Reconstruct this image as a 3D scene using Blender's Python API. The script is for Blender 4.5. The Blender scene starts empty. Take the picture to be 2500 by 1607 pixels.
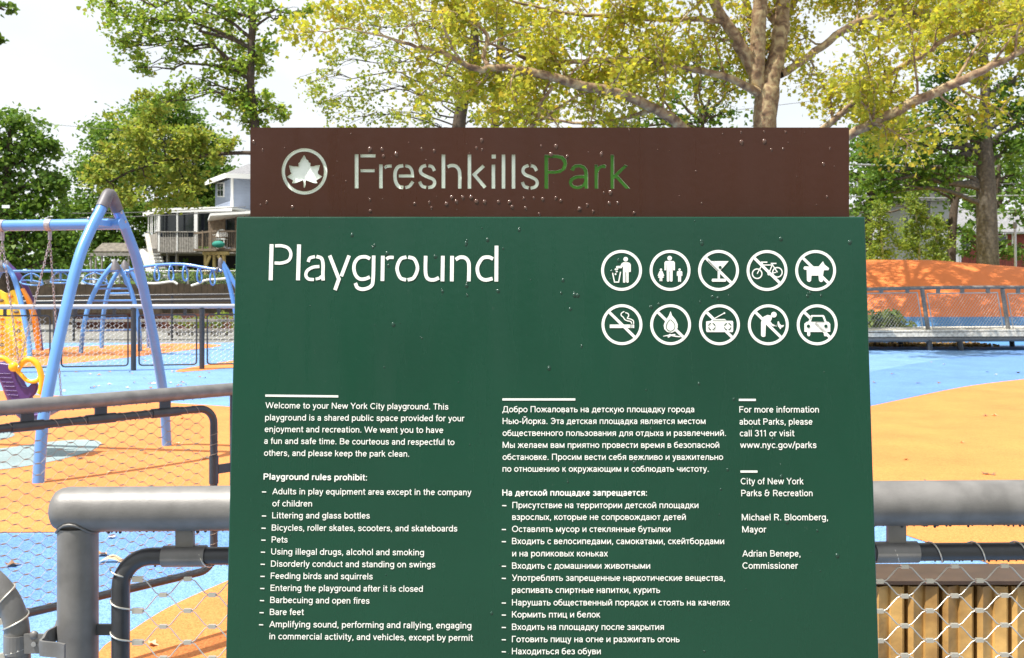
import bpy, math, random
import numpy as np
from mathutils import Vector, Matrix
R = math.radians
random.seed(7)
scene = bpy.context.scene
COL = scene.collection

# ------------------------------------------------------------------ camera, light, exposure
F = 2400.0; CX = 1250.0; HY = 715.0; EYE = 1.5          # calibration of the photograph (2500 x 1607)
cam_d = bpy.data.cameras.new("camera")
cam_d.sensor_width = 36; cam_d.lens = 36 * F / 2500
cam_d.shift_y = -(803.5 - HY) / 2500
cam_d.dof.use_dof = True; cam_d.dof.focus_distance = 1.42; cam_d.dof.aperture_fstop = 24
cam_d.clip_start = 0.05; cam_d.clip_end = 1500
cam = bpy.data.objects.new("camera", cam_d); COL.objects.link(cam)
cam.location = (0, 0, EYE); cam.rotation_euler = (R(90), 0, 0)
scene.camera = cam

SUN = Vector((-0.40, -0.23, 0.89)).normalized()          # direction to the sun, read from the swing's shadow
w = bpy.data.worlds.new("World"); scene.world = w; w.use_nodes = True
nt = w.node_tree; nt.nodes.clear()
def N(t, tp, **k):
    n = t.nodes.new(tp)
    for a, b in k.items(): setattr(n, a, b)
    return n
out = N(nt, 'ShaderNodeOutputWorld')
sky = N(nt, 'ShaderNodeTexSky', sky_type='NISHITA', sun_disc=False)
sky.sun_elevation = math.asin(SUN.z); sky.sun_rotation = math.atan2(SUN.x, SUN.y)
sky.dust_density = 3.0
b1 = N(nt, 'ShaderNodeBackground'); b1.inputs[1].default_value = 0.10
b2 = N(nt, 'ShaderNodeBackground'); b2.inputs[0].default_value = (0.94, 0.975, 1, 1); b2.inputs[1].default_value = 0.63
tc = N(nt, 'ShaderNodeTexCoord'); mp = N(nt, 'ShaderNodeMapping'); mp.inputs['Scale'].default_value = (1, 1, 2.2)
noi = N(nt, 'ShaderNodeTexNoise'); noi.inputs['Scale'].default_value = 3.1; noi.inputs['Detail'].default_value = 5
rmp = N(nt, 'ShaderNodeMapRange'); rmp.inputs[1].default_value = 0.35; rmp.inputs[2].default_value = 0.6
rmp.inputs[3].default_value = 0.78; rmp.inputs[4].default_value = 1.0
mx = N(nt, 'ShaderNodeMixShader')
L = nt.links.new
L(tc.outputs['Generated'], mp.inputs[0]); L(mp.outputs[0], noi.inputs[0]); L(noi.outputs[0], rmp.inputs[0])
L(sky.outputs[0], b1.inputs[0]); L(rmp.outputs[0], mx.inputs[0]); L(b1.outputs[0], mx.inputs[1]); L(b2.outputs[0], mx.inputs[2])
L(mx.outputs[0], out.inputs[0])

sd = bpy.data.lights.new("sun", 'SUN'); sd.energy = 4.6; sd.angle = R(0.6); sd.color = (1.0, 0.955, 0.88)
so = bpy.data.objects.new("sun", sd); COL.objects.link(so); so.location = (-6, -4, 14)
so.rotation_euler = SUN.to_track_quat('Z', 'Y').to_euler()
vs = scene.view_settings
vs.view_transform = 'Standard'; vs.look = 'None'; vs.gamma = 1; vs.exposure = 0.88; vs.use_curve_mapping = False
try: scene.cycles.max_bounces = 8; scene.cycles.transparent_max_bounces = 8
except Exception: pass

# ------------------------------------------------------------------ helpers
def W(px, py, Y): return Vector(((px - CX) / F * Y, Y, EYE + (HY - py) / F * Y))
def G(px, py, z=0.0):
    Y = (EYE - z) * F / (py - HY); return Vector(((px - CX) / F * Y, Y, z))

def catmull(pts, k=6, closed=False):
    P = [Vector(p) for p in pts]; n = len(P); o = []
    if n < 3: return P
    for i in range(n if closed else n - 1):
        if closed: a, b, c, d = P[i - 1], P[i], P[(i + 1) % n], P[(i + 2) % n]
        else:
            b, c = P[i], P[i + 1]
            a = P[i - 1] if i else b * 2 - c
            d = P[i + 2] if i + 2 < n else c * 2 - b
        for j in range(k):
            t = j / k
            o.append(0.5 * ((2 * b) + (c - a) * t + (2 * a - 5 * b + 4 * c - d) * t * t + (3 * b - a - 3 * c + d) * t ** 3))
    if not closed: o.append(P[-1])
    return o

class MB:
    def __init__(s): s.v = []; s.f = []; s.m = []; s.sm = []
    def add(s, V, Fc, mi=0, sm=False):
        o = len(s.v); s.v.extend([tuple(x) for x in V])
        for f in Fc: s.f.append([o + i for i in f]); s.m.append(mi); s.sm.append(sm)
        return s
    def box(s, a, b, mi=0):
        (x0, y0, z0), (x1, y1, z1) = a, b
        return s.add([(x0,y0,z0),(x1,y0,z0),(x1,y1,z0),(x0,y1,z0),(x0,y0,z1),(x1,y0,z1),(x1,y1,z1),(x0,y1,z1)],
                     [(0,3,2,1),(4,5,6,7),(0,1,5,4),(1,2,6,5),(2,3,7,6),(3,0,4,7)], mi)
    def beam(s, p0, p1, w, h, mi=0, up=(0,0,1)):
        p0 = Vector(p0); p1 = Vector(p1); d = (p1 - p0).normalized(); u = Vector(up)
        if abs(d.dot(u)) > 0.97: u = Vector((0, 1, 0))
        r = d.cross(u).normalized() * w / 2; q = r.cross(d).normalized() * h / 2
        V = [p0 - r - q, p0 + r - q, p0 + r + q, p0 - r + q, p1 - r - q, p1 + r - q, p1 + r + q, p1 - r + q]
        return s.add(V, [(0,1,2,3),(7,6,5,4),(4,5,1,0),(5,6,2,1),(6,7,3,2),(7,4,0,3)], mi)
    def tube(s, pts, r, n=10, closed=False, cap=True, mi=0, sm=True):
        P = [Vector(p) for p in pts]; m = len(P)
        rr = [r] * m if isinstance(r, (int, float)) else list(r)
        T = []
        for i in range(m):
            if closed: t = P[(i + 1) % m] - P[i - 1]
            else: t = P[min(i + 1, m - 1)] - P[max(i - 1, 0)]
            T.append(t.normalized() if t.length > 1e-9 else Vector((0, 0, 1)))
        u = Vector((0, 0, 1)) if abs(T[0].z) < 0.9 else Vector((0, 1, 0))
        u = (u - T[0] * u.dot(T[0])).normalized(); V = []
        for i in range(m):
            u = u - T[i] * u.dot(T[i])
            if u.length < 1e-6: u = T[i].orthogonal()
            u.normalize(); b = T[i].cross(u)
            for j in range(n):
                a = 2 * math.pi * j / n
                V.append(P[i] + (u * math.cos(a) + b * math.sin(a)) * rr[i])
        Fc = []
        for i in range(m if closed else m - 1):
            k = (i + 1) % m
            for j in range(n):
                jj = (j + 1) % n; Fc.append((i*n+j, i*n+jj, k*n+jj, k*n+j))
        s.add(V, Fc, mi, sm)
        if cap and not closed:
            o = len(s.v)
            s.add(V[:n], [tuple(range(n - 1, -1, -1))], mi, False)
            s.add(V[-n:], [tuple(range(n))], mi, False)
        return s
    def ball(s, c, r, n=10, k=6, mi=0, sc=(1,1,1)):
        c = Vector(c); V = [c + Vector((0, 0, r * sc[2]))]
        for i in range(1, k):
            a = math.pi * i / k
            for j in range(n):
                b = 2 * math.pi * j / n
                V.append(c + Vector((r*sc[0]*math.sin(a)*math.cos(b), r*sc[1]*math.sin(a)*math.sin(b), r*sc[2]*math.cos(a))))
        V.append(c - Vector((0, 0, r * sc[2]))); Fc = []
        for j in range(n): Fc.append((0, 1 + j, 1 + (j + 1) % n))
        for i in range(k - 2):
            for j in range(n):
                a = 1 + i*n + j; b = 1 + i*n + (j+1) % n; Fc.append((a, a + n, b + n, b))
        e = len(V) - 1
        for j in range(n): Fc.append((e, e - n + (j + 1) % n, e - n + j))
        return s.add(V, Fc, mi, True)
    def prism(s, poly, z0, z1, mi=0):        # poly of (x,y), vertical
        n = len(poly); V = [(p[0], p[1], z0) for p in poly] + [(p[0], p[1], z1) for p in poly]
        s.add(V, [tuple(range(n - 1, -1, -1)), tuple(range(n, 2 * n))], mi)
        return s.add(V, [(i, (i+1) % n, n + (i+1) % n, n + i) for i in range(n)], mi)
    def slab(s, pts, off, mi=0):             # polygon of 3D points extruded by vector off
        n = len(pts); off = Vector(off); V = [Vector(p) for p in pts] + [Vector(p) + off for p in pts]
        return s.add(V, [tuple(range(n)), tuple(range(2*n - 1, n - 1, -1))] + [(i, n + i, n + (i+1) % n, (i+1) % n) for i in range(n)], mi)

def mesh_of(name, mb, mats, origin=(0, 0, 0)):
    me = bpy.data.meshes.new(name)
    o = Vector(origin)
    me.from_pydata([tuple(Vector(v) - o) for v in mb.v], [], mb.f)
    if not isinstance(mats, (list, tuple)): mats = [mats]
    for m in mats: me.materials.append(m)
    me.polygons.foreach_set('material_index', mb.m)
    me.polygons.foreach_set('use_smooth', mb.sm)
    me.update()
    return me
def setp(o, label=None, cat=None, group=None, kind=None):
    if label: o['label'] = label
    if cat: o['category'] = cat
    if group: o['group'] = group
    if kind: o['kind'] = kind
    return o
def thing(name, label, cat, loc=(0, 0, 0), group=None):
    o = bpy.data.objects.new(name, None); COL.objects.link(o); o.location = loc; o.empty_display_size = .1
    return setp(o, label, cat, group)
def wl(o):
    v = Vector(o.location)
    while o.parent: o = o.parent; v += Vector(o.location)
    return v
def part(par, name, mb, mats, kind=None, label=None):
    me = mb if isinstance(mb, bpy.types.Mesh) else mesh_of(name, mb, mats, wl(par))
    o = bpy.data.objects.new(name, me); COL.objects.link(o); o.parent = par
    return setp(o, label, kind=kind)
def solo(name, label, cat, mb, mats, loc=(0, 0, 0), group=None):
    o = bpy.data.objects.new(name, mesh_of(name, mb, mats, loc)); COL.objects.link(o); o.location = loc
    return setp(o, label, cat, group)
def struct(name, mb, mats, kind='structure', label=None):
    me = mb if isinstance(mb, bpy.types.Mesh) else mesh_of(name, mb, mats)
    o = bpy.data.objects.new(name, me); COL.objects.link(o)
    return setp(o, label, kind=kind)
def copy_tree(o, par=None, off=None):
    c = o.copy(); COL.objects.link(c); c.parent = par
    if off is not None: c.location = Vector(o.location) + Vector(off)
    for ch in list(o.children): copy_tree(ch, c)
    return c

# ------------------------------------------------------------------ materials
def mat(name, col, rough=0.5, metal=0.0, vary=0.0, vscale=8.0, bump=0.0, bscale=60.0, spec=None, col2=None, coat=0.0):
    m = bpy.data.materials.new(name); m.use_nodes = True; t = m.node_tree; p = t.nodes['Principled BSDF']
    p.inputs['Base Color'].default_value = (*col, 1); p.inputs['Roughness'].default_value = rough
    p.inputs['Metallic'].default_value = metal
    if spec is not None: p.inputs['Specular IOR Level'].default_value = spec
    if coat: p.inputs['Coat Weight'].default_value = coat; p.inputs['Coat Roughness'].default_value = .12
    if vary or bump: g = N(t, 'ShaderNodeTexCoord')
    if vary:
        n = N(t, 'ShaderNodeTexNoise'); n.inputs['Scale'].default_value = vscale; n.inputs['Detail'].default_value = 6
        c = N(t, 'ShaderNodeMix', data_type='RGBA')
        c2 = col2 or tuple(x * (1 - vary) for x in col)
        c.inputs[6].default_value = (*c2, 1); c.inputs[7].default_value = (*[min(1, x * (1 + vary * .5)) for x in col], 1)
        mr = N(t, 'ShaderNodeMapRange'); mr.inputs[1].default_value = .35; mr.inputs[2].default_value = .65
        t.links.new(g.outputs['Object'], n.inputs[0]); t.links.new(n.outputs[0], mr.inputs[0])
        t.links.new(mr.outputs[0], c.inputs[0]); t.links.new(c.outputs[2], p.inputs['Base Color'])
    if bump:
        n2 = N(t, 'ShaderNodeTexNoise'); n2.inputs['Scale'].default_value = bscale; n2.inputs['Detail'].default_value = 4
        b = N(t, 'ShaderNodeBump'); b.inputs['Strength'].default_value = bump; b.inputs['Distance'].default_value = .01
        t.links.new(g.outputs['Object'], n2.inputs[0]); t.links.new(n2.outputs[0], b.inputs['Height']); t.links.new(b.outputs[0], p.inputs['Normal'])
    return m

def rubber(name, col, dark, light, gran=190.0):
    m = bpy.data.materials.new(name); m.use_nodes = True; t = m.node_tree; p = t.nodes['Principled BSDF']
    p.inputs['Roughness'].default_value = .75
    g = N(t, 'ShaderNodeTexCoord')
    v = N(t, 'ShaderNodeTexVoronoi'); v.inputs['Scale'].default_value = gran
    cr = N(t, 'ShaderNodeValToRGB'); e = cr.color_ramp.elements
    e[0].position = .12; e[0].color = (*dark, 1); e[1].position = .9; e[1].color = (*light, 1)
    k = cr.color_ramp.elements.new(.35); k.color = (*col, 1)
    n = N(t, 'ShaderNodeTexNoise'); n.inputs['Scale'].default_value = 1.3; n.inputs['Detail'].default_value = 8; n.inputs['Roughness'].default_value = .65
    mr = N(t, 'ShaderNodeMapRange'); mr.inputs[1].default_value = .3; mr.inputs[2].default_value = .7; mr.inputs[3].default_value = .80; mr.inputs[4].default_value = 1.08
    mm = N(t, 'ShaderNodeMix', data_type='RGBA', blend_type='MULTIPLY'); mm.inputs[0].default_value = 1
    b = N(t, 'ShaderNodeBump'); b.inputs['Strength'].default_value = .35; b.inputs['Distance'].default_value = .002
    sep = N(t, 'ShaderNodeSeparateColor')
    k2 = t.links.new
    k2(g.outputs['Object'], v.inputs[0]); k2(v.outputs['Color'], sep.inputs[0]); k2(sep.outputs[0], cr.inputs[0])
    k2(g.outputs['Object'], n.inputs[0]); k2(n.outputs[0], mr.inputs[0])
    k2(cr.outputs[0], mm.inputs[6]); k2(mr.outputs[0], mm.inputs[7]); k2(mm.outputs[2], p.inputs['Base Color'])
    k2(v.outputs['Distance'], b.inputs['Height']); k2(b.outputs[0], p.inputs['Normal'])
    return m

def leafmat(name, cols, trans=.45, rough=.5):
    m = bpy.data.materials.new(name); m.use_nodes = True; t = m.node_tree; p = t.nodes['Principled BSDF']
    p.inputs['Roughness'].default_value = rough; p.inputs['Specular IOR Level'].default_value = .25
    g = N(t, 'ShaderNodeNewGeometry'); cr = N(t, 'ShaderNodeValToRGB'); e = cr.color_ramp.elements
    e[0].color = (*cols[0], 1); e[1].color = (*cols[-1], 1)
    for i, c in enumerate(cols[1:-1]): k = e.new((i + 1) / (len(cols) - 1)); k.color = (*c, 1)
    tr = N(t, 'ShaderNodeBsdfTranslucent'); ms = N(t, 'ShaderNodeMixShader'); ms.inputs[0].default_value = trans
    o = t.nodes['Material Output']
    br = N(t, 'ShaderNodeMix', data_type='RGBA', blend_type='MULTIPLY'); br.inputs[0].default_value = 1; br.inputs[7].default_value = (1.32, 1.32, .95, 1)
    t.links.new(g.outputs['Random Per Island'], cr.inputs[0]); t.links.new(cr.outputs[0], p.inputs['Base Color'])
    t.links.new(cr.outputs[0], br.inputs[6]); t.links.new(br.outputs[2], tr.inputs[0])
    t.links.new(p.outputs[0], ms.inputs[1]); t.links.new(tr.outputs[0], ms.inputs[2]); t.links.new(ms.outputs[0], o.inputs[0])
    return m

M = {}
M['orange'] = rubber('orange rubber', (.63, .195, .042), (.52, .14, .025), (.72, .26, .065))
M['blue'] = rubber('light blue rubber', (.125, .265, .51), (.075, .17, .37), (.20, .37, .64))
M['midblue'] = rubber('mid blue rubber', (.085, .20, .45), (.04, .11, .28), (.15, .31, .60))
M['greyrub'] = rubber('grey rubber', (.22, .30, .31), (.14, .20, .21), (.32, .40, .41))
M['rail'] = mat('grey metallic paint', (.195, .188, .180), .50, .32, vary=.22, vscale=18, bump=.06, bscale=300)
M['raildark'] = mat('dark grey paint', (.055, .057, .062), .38, .3, vary=.15, vscale=25, bump=.05, bscale=250)
M['galv'] = mat('galvanised steel', (.45, .45, .45), .38, .8, vary=.15, vscale=40)
M['wire'] = mat('stainless wire rope', (.62, .59, .52), .38, .75)
M['wire2'] = mat('weathered wire rope', (.34, .27, .22), .5, .35)
M['meshfar'] = mat('bright net wire', (.62, .60, .58), .4, .4)
M['railfar'] = mat('pale grey rail paint', (.42, .42, .44), .4, .3)
M['green'] = mat('green sign paint', (.009, .046, .029), .30, 0, vary=.12, vscale=3, bump=.03, bscale=90, spec=.5)
M['brown'] = mat('brown sign paint', (.050, .0135, .0075), .32, 0, vary=.18, vscale=5, bump=.05, bscale=70, spec=.45)
def sign_paint(name, col, r0, r1, spec):
    m = mat(name, col, .3, 0, bump=.03, bscale=90, spec=spec); t = m.node_tree; p = t.nodes['Principled BSDF']; k = t.links.new
    g = N(t, 'ShaderNodeTexCoord'); mp_ = N(t, 'ShaderNodeMapping'); mp_.inputs['Scale'].default_value = (9, 9, .9)
    n1 = N(t, 'ShaderNodeTexNoise'); n1.inputs['Scale'].default_value = 2.2; n1.inputs['Detail'].default_value = 7; n1.inputs['Roughness'].default_value = .6
    mr = N(t, 'ShaderNodeMapRange'); mr.inputs[1].default_value = .3; mr.inputs[2].default_value = .7; mr.inputs[3].default_value = r0; mr.inputs[4].default_value = r1
    k(g.outputs['Object'], mp_.inputs[0]); k(mp_.outputs[0], n1.inputs[0]); k(n1.outputs[0], mr.inputs[0]); k(mr.outputs[0], p.inputs['Roughness'])
    n2 = N(t, 'ShaderNodeTexNoise'); n2.inputs['Scale'].default_value = 55; n2.inputs['Detail'].default_value = 10; n2.inputs['Roughness'].default_value = .75
    m2_ = N(t, 'ShaderNodeMapRange'); m2_.inputs[1].default_value = .66; m2_.inputs[2].default_value = .80; m2_.inputs[3].default_value = 0; m2_.inputs[4].default_value = .30
    n3 = N(t, 'ShaderNodeTexNoise'); n3.inputs['Scale'].default_value = 3; n3.inputs['Detail'].default_value = 5
    m3_ = N(t, 'ShaderNodeMapRange'); m3_.inputs[1].default_value = .3; m3_.inputs[2].default_value = .7; m3_.inputs[3].default_value = .85; m3_.inputs[4].default_value = 1.12
    sc = N(t, 'ShaderNodeMix', data_type='RGBA', blend_type='MULTIPLY'); sc.inputs[0].default_value = 1; sc.inputs[6].default_value = (*col, 1)
    mx_ = N(t, 'ShaderNodeMix', data_type='RGBA'); mx_.inputs[7].default_value = (.22, .24, .22, 1)
    k(g.outputs['Object'], n2.inputs[0]); k(n2.outputs[0], m2_.inputs[0]); k(g.outputs['Object'], n3.inputs[0]); k(n3.outputs[0], m3_.inputs[0])
    k(m3_.outputs[0], sc.inputs[7]); k(sc.outputs[2], mx_.inputs[6]); k(m2_.outputs[0], mx_.inputs[0]); k(mx_.outputs[2], p.inputs['Base Color'])
    return m
M['green'] = sign_paint('green sign enamel', (.0040, .047, .0255), .20, .36, .42)
M['brown'] = sign_paint('brown sign enamel', (.048, .0135, .0060), .22, .38, .42)
M['white'] = mat('white print', (.80, .81, .77), .45)
M['acryl'] = mat('frosted acrylic', (.80, .86, .83), .3, vary=.08, vscale=20)
M['inlay'] = mat('green inlay', (.05, .22, .012), .35)
M['edge'] = mat('bare cut edge', (.72, .76, .66), .35, .2)
M['swing'] = mat('blue powder coat', (.105, .285, .66), .33, 0, vary=.06, vscale=6, coat=.3)
M['cap'] = mat('grey rubber boot', (.13, .12, .13), .5, vary=.2, vscale=20)
M['clamp'] = mat('worn clamp', (.40, .37, .39), .5, .3, vary=.3, vscale=50)
M['purple'] = mat('purple plastic', (.075, .032, .16), .38, vary=.1, vscale=10)
M['yellow'] = mat('yellow plastic', (.85, .52, .02), .35, vary=.06, vscale=8)
M['ylw2'] = mat('yellow panel', (.88, .66, .05), .45, vary=.08, vscale=3)
M['orangep'] = mat('orange plastic', (.75, .25, .02), .4)
M['wood'] = mat('oiled hardwood', (.56, .33, .10), .5, vary=.45, vscale=7, bump=.15, bscale=40, col2=(.26, .13, .035))
M['steelbrown'] = mat('brown steel cap', (.060, .034, .022), .45, vary=.2, vscale=20)
M['asphalt'] = mat('grey paving', (.20, .195, .18), .85, vary=.3, vscale=2)
M['soil'] = mat('soil and lawn', (.07, .085, .03), .9, vary=.5, vscale=1.5, col2=(.10, .075, .04))
M['deck'] = mat('weathered deck boards', (.66, .62, .54), .75, vary=.3, vscale=14)
M['bark'] = mat('dark bark', (.075, .052, .034), .85, vary=.4, vscale=14, bump=.6, bscale=25)
M['barkg'] = mat('grey brown bark', (.105, .09, .068), .85, vary=.4, vscale=10, bump=.6, bscale=25)
M['siding'] = mat('blue grey siding', (.31, .36, .47), .6, vary=.06, vscale=3)
M['trim'] = mat('white trim', (.80, .80, .78), .5)
M['roof'] = mat('grey shingles', (.22, .22, .23), .8, vary=.3, vscale=9)
M['glass'] = mat('dark glass', (.02, .025, .035), .08, spec=.8)
M['dkwood'] = mat('grey weathered boards', (.30, .28, .25), .8, vary=.3, vscale=8)
M['brwood'] = mat('brown weathered boards', (.22, .165, .115), .8, vary=.3, vscale=8)
M['tanwood'] = mat('new lumber', (.55, .40, .16), .7, vary=.2, vscale=8)
M['screen'] = mat('brown privacy slats', (.055, .038, .022), .8, vary=.35, vscale=4)
M['rust'] = mat('rust red wall', (.16, .055, .035), .8, vary=.4, vscale=6)
M['dark'] = mat('dark void', (.02, .02, .024), .7)  # near-black; under the house decks it stands in for shade
M['grey'] = mat('pale grey wall', (.42, .44, .47), .7, vary=.12, vscale=1)
M['redsid'] = mat('red siding', (.25, .055, .04), .7, vary=.2, vscale=5)
M['cushion'] = mat('teal cushion', (.02, .22, .17), .8)
M['wirek'] = mat('utility cable', (.10, .10, .10), .6)

# mottled sycamore bark
def syc():
    m = bpy.data.materials.new('sycamore bark'); m.use_nodes = True; t = m.node_tree; p = t.nodes['Principled BSDF']
    p.inputs['Roughness'].default_value = .8; g = N(t, 'ShaderNodeTexCoord')
    n = N(t, 'ShaderNodeTexNoise'); n.inputs['Scale'].default_value = 5.5; n.inputs['Detail'].default_value = 5; n.inputs['Distortion'].default_value = .6
    cr = N(t, 'ShaderNodeValToRGB'); cr.color_ramp.interpolation = 'EASE'; e = cr.color_ramp.elements
    e[0].position = .36; e[0].color = (.13, .078, .042, 1); e[1].position = .62; e[1].color = (.42, .32, .17, 1)
    k = e.new(.46); k.color = (.24, .15, .08, 1); k = e.new(.54); k.color = (.30, .215, .115, 1)
    b = N(t, 'ShaderNodeBump'); b.inputs['Strength'].default_value = .5; b.inputs['Distance'].default_value = .02
    t.links.new(g.outputs['Object'], n.inputs[0]); t.links.new(n.outputs[0], cr.inputs[0]); t.links.new(cr.outputs[0], p.inputs['Base Color'])
    t.links.new(n.outputs[0], b.inputs['Height']); t.links.new(b.outputs[0], p.inputs['Normal'])
    return m
M['syc'] = syc()
M['lf_syc'] = leafmat('sycamore leaves', [(.27, .31, .035), (.39, .39, .04), (.48, .43, .045), (.32, .35, .045), (.54, .38, .04)], .57)
M['lf_lime'] = leafmat('yellow green leaves', [(.17, .25, .04), (.27, .33, .055), (.35, .36, .06), (.22, .30, .05), (.40, .33, .06)], .5)
M['lf_mid'] = leafmat('mid green leaves', [(.055, .12, .018), (.10, .19, .025), (.15, .22, .03), (.07, .15, .02)], .42)
M['lf_dark'] = leafmat('dark green leaves', [(.065, .14, .025), (.12, .22, .035), (.19, .28, .045), (.09, .18, .03)], .42)
M['lf_pale'] = leafmat('pale sapling leaves', [(.16, .25, .04), (.23, .30, .06), (.30, .34, .06)], .45)
M['lf_dry'] = leafmat('dry leaves', [(.30, .18, .07), (.45, .30, .12), (.22, .11, .04), (.55, .42, .22)], .15, .8)

# ------------------------------------------------------------------ ground
def sheet(name, pts, z, m, k=5, px=True):
    P = [G(x, y) for x, y in pts] if px else [Vector((x, y, 0)) for x, y in pts]
    P = catmull(P, k, True) if k > 1 else P
    mb = MB(); mb.add([(p.x, p.y, z) for p in P], [tuple(range(len(P)))])
    o = struct(name, mb, M[m])
    if o.data.polygons[0].normal.z < 0: o.data.flip_normals()
    return o
sheet('ground', [(-300, -200), (300, -200), (300, 500), (-300, 500)], -.004, 'soil', 1, False)
sheet('pavement', [(-60, -30), (60, -30), (60, 49), (-60, 49)], 0, 'asphalt', 1, False)
sheet('blue_play_surface', [(-26, 1.2), (26, 1.2), (26, 31), (12, 33), (0, 30.5), (-8, 29.5), (-26, 29)], .004, 'blue', 1, False)
sheet('orange_play_surface', [(-1500, 948), (-600, 950), (0, 955), (60, 964), (150, 968), (300, 975), (420, 985), (555, 994), (700, 1010), (850, 1060), (900, 1150), (800, 1240), (540, 1288), (240, 1300), (0, 1303), (-600, 1306), (-1500, 1308)], .008, 'orange')
sheet('orange_play_surface', [(2600, 915), (2500, 927), (2414, 937), (2330, 950), (2130, 992), (1900, 1040), (1800, 1120), (1900, 1200), (2060, 1250), (2180, 1292), (2211, 1309), (2270, 1329), (2409, 1377), (2700, 1480), (3400, 1480), (3800, 1200), (3400, 930)], .008, 'orange')
sheet('orange_play_surface', [(240, 1598), (314, 1548), (415, 1485), (552, 1423), (700, 1360), (900, 1330), (1200, 1400), (1300, 1607), (1300, 2400), (200, 2300), (150, 1800)], .008, 'orange')
sheet('orange_play_surface', [(-500, 870), (-200, 862), (79, 855), (146, 849), (292, 843), (424, 839), (500, 840), (540, 844), (510, 850), (438, 858), (292, 876), (146, 890), (79, 895), (0, 900), (-300, 905)], .008, 'orange')
sheet('orange_play_surface', [(430, 906), (460, 899), (497, 893), (564, 882), (660, 870), (740, 872), (700, 888), (564, 899), (500, 905), (440, 909)], .008, 'orange')
sheet('mid_blue_play_surface', [(-700, 1311), (0, 1307), (240, 1304), (540, 1293), (700, 1292), (740, 1310), (650, 1345), (560, 1372), (400, 1412), (235, 1455), (0, 1510), (-500, 1600)], .006, 'midblue')
sheet('mid_blue_play_surface', [(2700, 842), (2500, 855), (2336, 872), (2127, 908), (1900, 960), (1780, 1030), (1850, 1040), (2130, 990), (2330, 950), (2500, 927), (2720, 905)], .006, 'midblue')
sheet('grey_play_surface', [(-250, 1118), (-120, 1104), (0, 1098), (88, 1086), (160, 1078), (225, 1077), (248, 1085), (235, 1096), (205, 1110), (111, 1133), (0, 1150), (-140, 1158), (-240, 1145)], .012, 'greyrub')
sheet('grey_play_surface', [(-180, 1075), (-80, 1056), (0, 1055), (36, 1063), (10, 1075), (-80, 1090)], .012, 'greyrub')

# ------------------------------------------------------------------ mound
def mound():
    mb = MB(); nx, ny = 64, 26; V = []
    x0, x1, y0, y1 = 8.2, 30, 28.2, 44
    for j in range(ny + 1):
        Y = y0 + (y1 - y0) * j / ny
        for i in range(nx + 1):
            X = x0 + (x1 - x0) * i / nx
            t = min(1, (Y - y0) / 8.8); s = t * t * (3 - 2 * t)
            if Y > 37: s = 1 - max(0, (Y - 38)) / 14
            ed = min(1, max(0, (X - x0) / 3.2)); ed = ed * ed * (3 - 2 * ed)
            ri = 1 - max(0, (X - 15.8)) * .028 - max(0, X - 18.5) ** 2 * .012
            z = 2.72 * s * ed * max(.05, ri) + .01
            V.append((X, Y + .25 * math.sin(X * .8), z))
    Fc = [(j*(nx+1)+i, j*(nx+1)+i+1, (j+1)*(nx+1)+i+1, (j+1)*(nx+1)+i) for j in range(ny) for i in range(nx)]
    mb.add(V, Fc, 0, True)
    m = bpy.data.materials.new('mound rubber'); m.use_nodes = True; t = m.node_tree; p = t.nodes['Principled BSDF']; p.inputs['Roughness'].default_value = .75
    g = N(t, 'ShaderNodeTexCoord'); s = N(t, 'ShaderNodeSeparateXYZ'); mr = N(t, 'ShaderNodeMath', operation='GREATER_THAN'); mr.inputs[1].default_value = .74
    c = N(t, 'ShaderNodeMix', data_type='RGBA'); c.inputs[6].default_value = (.065, .20, .43, 1); c.inputs[7].default_value = (.66, .17, .034, 1)
    c3 = N(t, 'ShaderNodeMix', data_type='RGBA'); c3.inputs[7].default_value = (.72, .52, .03, 1)
    y = N(t, 'ShaderNodeMath', operation='GREATER_THAN'); y.inputs[1].default_value = 37.6
    k = t.links.new
    k(g.outputs['Object'], s.inputs[0]); k(s.outputs[2], mr.inputs[0]); k(mr.outputs[0], c.inputs[0])
    k(s.outputs[1], y.inputs[0]); k(y.outputs[0], c3.inputs[0]); k(c.outputs[2], c3.inputs[6]); k(c3.outputs[2], p.inputs['Base Color'])
    struct('mound', mb, m)
mound()

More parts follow.
